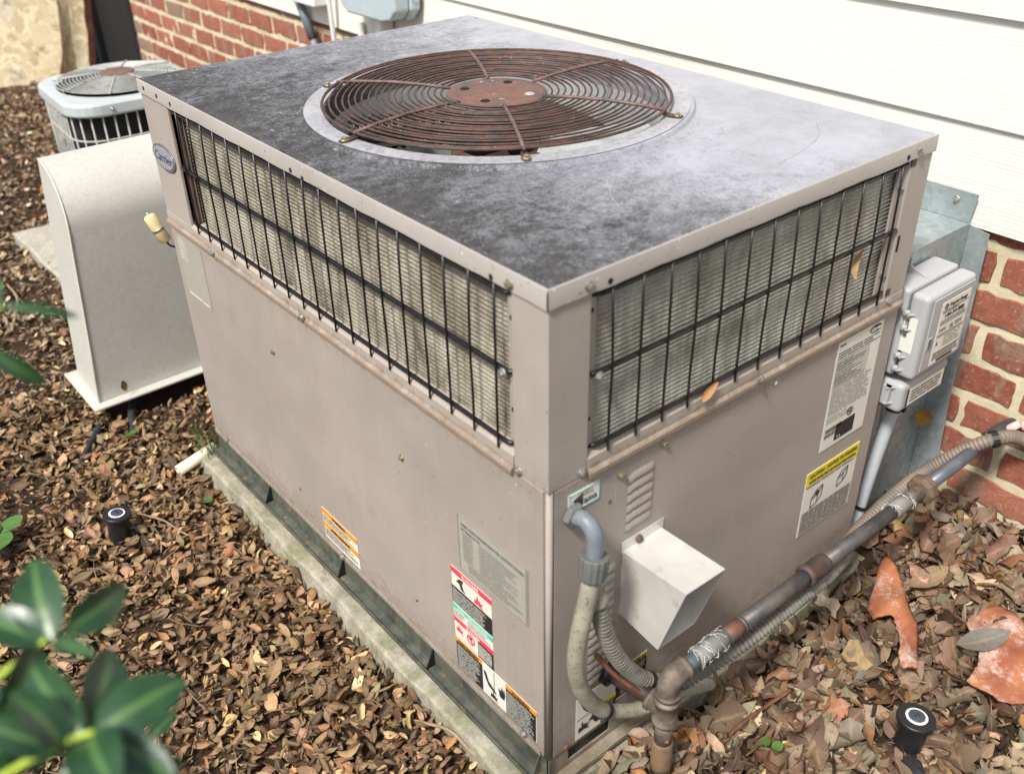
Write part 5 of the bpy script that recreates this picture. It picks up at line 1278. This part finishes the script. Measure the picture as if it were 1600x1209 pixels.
def drift(p, k=1.0):
    x, y = p[:, 0], p[:, 1]
    return np.sin(x*7*k+2*np.sin(y*3.1*k))*np.sin(y*5.3*k+1.7*np.sin(x*4.3*k))+.5*np.sin(x*17*k+y*13*k)
def sized(p, lo, mid, hi, seed):
    r = np.random.RandomState(seed); return np.clip(mid*np.exp(r.normal(0, .30, len(p))+.16*drift(p)), lo, hi)
def blocked(x, y):
    b = (x > -.052) & (x < .85) & (y > -.036) & (y < 1.20)
    b |= (x > .76) & (y > .045) & (y < .66)
    b |= (x > -.14) & (y > 1.50) & (y < 1.70)
    b |= (x > .03) & (x < .80) & (y > 2.05) & (y < 2.74)
    b |= (x > 1.085)
    b |= (x > .05) & (y > 0) & (y < 1.2) & (x < .8)
    return b
def scatter(n, x0, x1, y0, y1, seed, keep=None):
    r = np.random.RandomState(seed); x = r.uniform(x0, x1, n); y = r.uniform(y0, y1, n); m = ~blocked(x, y)
    if keep is not None: m &= keep(x, y, r)
    x, y = x[m], y[m]; return np.stack([x, y, gz(x, y)], -1)
BR = [(.235, .145, .078), (.33, .215, .125), (.14, .085, .045), (.47, .33, .20), (.19, .13, .085), (.31, .155, .07), (.085, .052, .03), (.27, .25, .11)]
# left bed: dense small oval leaves
keepL = lambda x, y, r: (x < .10) & (x > -.95-.0*y) & (y > .0-.2)
cover = lambda h: (lambda r, m: r.uniform(.001, h, m))
p = scatter(15500, -.95, .12, -.15, 1.75, 1, lambda x, y, r: (drift(np.stack([x, y], -1)) > -.75) | (r.rand(len(x)) < .35)); litter('small_leaf_litter', p, sized(p, .012, .0245, .050, 31), palette(len(p), BR, (5, 5, 4, 2.2, 4, 1.5, 4, .4), 2), ['oval', 'oval', 'lance'], 'dense bed of small oval brown leaves left of the big unit', 3, cover(.028), .38)
p = scatter(17000, -.9, 1.0, 1.6, 4.9, 4); litter('small_leaf_litter', p, sized(p, .014, .027, .055, 32), palette(len(p), [(.27, .185, .125), (.40, .32, .23), (.16, .10, .06), (.48, .40, .30), (.42, .17, .06), (.10, .06, .04)], (4, 4, 4, 2, .35, 3), 5), ['oval', 'lance'], 'leafy ground reaching back to the leaning boards', 6, cover(.022), .35, 4)
# right bed: larger mixed leaves, greyer
p = scatter(6800, -.15, 1.10, -.95, .10, 7, lambda x, y, r: ~((x > .02) & (x < .28) & (y > -.33) & (y < -.15) & (((x-.165)**2+(y+.235)**2) < .0085*(1+r.rand(len(x)))) & (r.rand(len(x)) < .93)))
litter('mixed_leaf_litter', p, sized(p, .018, .042, .080, 33), palette(len(p), [(.175, .115, .08), (.24, .18, .135), (.11, .068, .045), (.37, .29, .215), (.19, .09, .05), (.30, .16, .065), (.055, .034, .025), (.20, .18, .15)], (5, 5, 4, 2.5, 2.6, 1.0, 3, 4), 8), ['lance', 'ovate', 'lance', 'lobed'], 'bed of larger curled grey brown leaves in front of the big unit', 9, cover(.036), .70, 6)
p = scatter(850, .1, 1.08, -.75, .0, 17, lambda x, y, r: (((x-.165)**2+(y+.235)**2) > .018) & ~((x > .57) & (x < .9) & (y > -.45) & (y < -.225)) & ~((x > .56) & (x < .84) & (y > -.27) & (y < -.04))); litter('mixed_leaf_litter', p, rs.uniform(.045, .085, len(p)), palette(len(p), [(.20, .135, .10), (.28, .225, .175), (.15, .095, .07), (.38, .30, .23), (.25, .125, .07), (.34, .19, .08)], (5, 5, 3, 2.5, 2.2, 1), 18, .2), ['ovate', 'lance', 'lobed'], 'largest dry leaves on top of the leaf bed by the gas pipe', 19, lambda r, m: r.uniform(.020, .038, m), .42, 8)
# fine shreds, everywhere
p = scatter(30000, -.9, 1.08, -.7, 2.6, 12); litter('leaf_shreds', p, rs.uniform(.005, .019, len(p)), palette(len(p), BR, (5, 4, 5, 2, 3, 1, 4, .2), 13), ['lance'], 'fine leaf shreds and mulch between the leaves', 14, cover(.02), .5, 2)

# loose stalks and bits of twig through the litter
bm = bmesh.new(); r = random.Random(77)
for i in range(420):
    if r.random() < .7: x, y = r.uniform(-.85, .0), r.uniform(.0, 2.6)
    else: x, y = r.uniform(.2, 1.05), r.uniform(-.6, -.12)
    if blocked(np.array(x), np.array(y)): continue
    z = float(gz(x, y))+r.uniform(.016, .034); a = r.uniform(0, PI); L = r.uniform(.02, .075); d_ = Vector((math.cos(a), math.sin(a), r.uniform(-.12, .12)))*L
    k_ = Vector((r.uniform(-1, 1), r.uniform(-1, 1), r.uniform(0, 1)))*L*.12; tube(bm, [Vector((x, y, z))-d_/2, Vector((x, y, z))+k_, Vector((x, y, z))+d_/2], [.0012, .0010, .0006], 4, False)
o = part('loose_stalks', bm, plain('dry_stalk', (.24, .17, .10, 1), .8, 0, .45, 8, .2)); o['kind'] = 'stuff'; tag(o, 'thin dry stalks and twig bits lying through the leaf litter', 'twigs')

# a few single leaves worth naming
def single_leaf(name, loc, rot, size, kind, tint, label_, cx=.6, cy=2.0, mat=None, cat='leaf', wid=1.0):
    V, F, UV = leaf_template(kind, 10, None); V = curl(V, cx, cy, .5, .006, int(size*1e4))*size; V[:, 1] *= wid
    me = bpy.data.meshes.new(name); me.from_pydata(V.tolist(), [], F.tolist()); uvl = me.uv_layers.new(name='UVMap')
    uvl.data.foreach_set('uv', UV[F.ravel()].astype(np.float32).ravel())
    ca = me.color_attributes.new('leaf_tint', 'FLOAT_COLOR', 'POINT'); ca.data.foreach_set('color', np.tile(np.array(list(tint)+[1], np.float32), len(V)))
    o = link(name, me, mat or leaf_m, None, True); o.location = loc; o.rotation_euler = rot; return tag(o, label_, cat)
single_leaf('dead_leaf', (1.035, .030, .160), (math.radians(80), math.radians(25), -.5), .050, 'ovate', (.33, .20, .03), 'yellow brown leaf caught on the galvanised duct below the switch box', .5, 3, None, 'leaf', 1.2)
single_leaf('dead_leaf', (.600, -.006, .655), (math.radians(88), math.radians(-78), 0), .060, 'lance', (.42, .26, .12), 'curled tan leaf stuck upright in the front coil guard', 2, 5)
single_leaf('dead_leaf', (.290, -.004, .553), (math.radians(60), math.radians(-25), .1), .042, 'lance', (.50, .26, .11), 'short orange tan leaf lying on the sill of the front coil', 1, 5)
single_leaf('dead_leaf', (.735, -.300, -.004), (.15, -.1, math.radians(-28)), .105, 'lance', (.16, .15, .13), 'long dark grey leaf lying on the flat red bark sheet', .8, 2.2, None, 'leaf', 1.15)
single_leaf('dead_leaf', (.820, -.150, -.02), (.2, 0, math.radians(-10)), .110, 'lance', (.28, .19, .11), 'long olive brown leaf below the small purple bark flake', .7, 2.4)
single_leaf('dead_leaf', (.17, 1.502, -.026), (.2, .1, .4), .042, 'oval', (.12, .08, .04), 'brown leaf lying on the flange of the duct cover', 1, 3)
single_leaf('dead_leaf', (-.09, 1.506, .0), (math.radians(80), math.radians(80), .1), .034, 'oval', (.26, .17, .06), 'small leaf standing against the foot of the duct cover', 1, 2)
single_leaf('green_leaf', (.118, -.175, -.052), (.3, .2, .5), .030, 'oval', (.1, .3, .05), 'round bright green leaf beside the foot of the drip leg', .5, 1, weed_m, 'leaf', 2.0)
for i, (x, y, z, s, rz, lb) in enumerate(((.315, -.172, -.045, .022, 1.0, 'left one of two tiny green leaves below the gas pipe'), (.322, -.190, -.045, .022, -.4, 'right one of two tiny green leaves below the gas pipe'),
        (-.495, 1.17, -.06, .075, .8, 'broad green weed leaf at the left edge'), (-.46, 1.21, -.055, .06, .2, 'upper pale green weed leaf at the left edge'), (-.50, 1.22, -.05, .055, 2.0, 'tilted green weed leaf behind the broad one at the left edge'),
        (-.128, 1.40, -.072, .032, .5, 'fallen green leaf near the black hose'), (-.10, 1.03, -.07, .03, .1, 'single green leaf near the middle of the pad edge'), (-.21, 2.28, -.05, .085, .7, 'long green leaf on the ground beyond the duct cover'), (-.16, 2.40, -.045, .06, 1.2, 'round pale green leaf on the ground beyond the duct cover'))):
    single_leaf('green_leaf', (x, y, z), (.25*math.sin(i*2.0), .2*math.cos(i), rz), s, 'oval', (.1, .3, .05), lb, .5, 1.2, weed_m, 'leaf', 1.5)
bm = bmesh.new()
for i in range(14):
    a = rnd.uniform(0, 6.3); b_ = Vector((-.015+rnd.uniform(-.02, .01), 1.19+rnd.uniform(-.03, .03), -.08)); t_ = b_+Vector((rnd.uniform(-.05, .03), rnd.uniform(-.04, .04), rnd.uniform(.05, .11)))
    tube(bm, smooth_path([b_, b_.lerp(t_, .6)+Vector((0, 0, .012)), t_], 4), [.0011]*4+[.0009]*4+[.0003], 4)
o = part('grass_tuft', bm, weed_m); tag(o, 'thin green grass tuft at the far left corner of the pad', 'grass')

# ------------------------------------------------------------------ shrub in the foreground, out of focus
sh = thing('shrub', 'glossy dark green shrub, out of focus, in the lower left foreground', 'shrub', (-.80, -.02, -.10))
CAM = M.translation.copy()
def shrub_leaf(base, tip, width, yaw_t=0.0, bend=.12):
    b, t_ = Vector(base), Vector(tip); ax = t_-b; L = ax.length; axn = ax/L
    view = (CAM-(b+t_)/2).normalized(); sd = axn.cross(view).normalized(); nrm = sd.cross(axn).normalized()
    sd2 = sd*math.cos(yaw_t)+nrm*math.sin(yaw_t); nrm2 = axn.cross(sd2)*-1
    nrm2 = sd2.cross(axn)
    V = []; UV = []; n = 12; cols = (-1, -.66, -.33, 0, .33, .66, 1)
    for i in range(n+1):
        s = i/n; w = width*.5*(math.sin(PI*min(1, s**.85*.97+.02))**.62) if s > .04 else width*.05
        c = b+ax*s+nrm2*(bend*L*math.sin(s*PI)*.6-bend*L*s*s*.6)
        for q in cols: V.append(c+sd2*w*q+nrm2*(abs(q)**1.4*w*.26)); UV.append((s, q*.5))
    F = []
    for i in range(n):
        for j in range(6): a = i*7+j; F.append((a, a+1, a+8, a+7))
    me = bpy.data.meshes.new('leaf'); me.from_pydata([tuple(v) for v in V], [], F); uvl = me.uv_layers.new(name='UVMap')
    uvl.data.foreach_set('uv', np.array([UV[i] for f in F for i in f], np.float32).ravel())
    return link('leaf', me, green_m, sh, True)
for b, t_, w, ty in (((-.584, -.202, .837), (-.573, -.146, .860), .0244, .3), ((-.575, -.205, .842), (-.529, -.185, .837), .0189, -.3), ((-.583, -.203, .836), (-.571, -.245, .853), .0118, .2),
    ((-.586, -.282, .831), (-.532, -.279, .832), .0239, .25), ((-.587, -.269, .827), (-.556, -.228, .832), .0228, -.4), ((-.592, -.276, .832), (-.602, -.225, .847), .0239, .5),
    ((-.607, -.270, .824), (-.635, -.255, .852), .0159, .2), ((-.590, -.280, .828), (-.594, -.338, .846), .0239, -.2), ((-.587, -.200, .836), (-.615, -.165, .851), .0197, -.3),
    ((-.592, -.198, .834), (-.624, -.228, .822), .0197, .5), ((-.604, -.281, .832), (-.615, -.259, .866), .0195, -.6), ((-.583, -.286, .828), (-.564, -.334, .825), .0166, .3),
    ((-.60, -.275, .815), (-.585, -.225, .80), .026, .2), ((-.63, -.25, .80), (-.60, -.215, .81), .026, -.5), ((-.61, -.30, .80), (-.60, -.35, .815), .026, .4), ((-.64, -.27, .81), (-.64, -.32, .83), .026, .1), ((-.65, -.22, .79), (-.60, -.20, .775), .028, .3), ((-.58, -.30, .79), (-.57, -.36, .80), .024, -.5),
    ((-.535, -.099, 1.011), (-.496, -.112, .996), .0079, .3), ((-.554, -.124, .999), (-.529, -.138, .969), .0130, -.2), ((-.536, -.099, 1.011), (-.534, -.078, 1.038), .0118, .2),
    ((-.534, -.115, .620), (-.508, -.105, .620), .0126, .1), ((-.62, -.235, .80), (-.575, -.24, .79), .024, .5), ((-.615, -.22, .80), (-.60, -.18, .80), .022, -.4), ((-.61, -.26, .79), (-.56, -.285, .78), .024, .3), ((-.64, -.24, .81), (-.625, -.19, .82), .022, .1),
    ((-.60, -.29, .80), (-.55, -.30, .79), .022, -.3)):
    shrub_leaf(b, t_, w*1.3 if w > .0135 else w, ty)
for pts, r0 in (([(-.80, -.02, -.11), (-.77, -.10, .35), (-.72, -.13, .62), (-.68, -.16, .75), (-.632, -.186, .808), (-.586, -.200, .838)], .0042),
                ([(-.72, -.13, .62), (-.69, -.20, .74), (-.655, -.235, .785), (-.607, -.270, .824), (-.587, -.281, .831)], .0034),
                ([(-.77, -.10, .35), (-.73, -.09, .70), (-.655, -.085, .93), (-.585, -.085, .985), (-.536, -.099, 1.011)], .0036)):
    P = smooth_path(pts, 6); bm = bmesh.new(); tube(bm, P, [r0*(1-.5*i/len(P)) for i in range(len(P))], 8); part('stem', bm, stem_green, sh, True)
print('objects', len(bpy.data.objects), 'bricks', nb, 'tris', sum(len(m_.polygons) for m_ in bpy.data.meshes)*2)
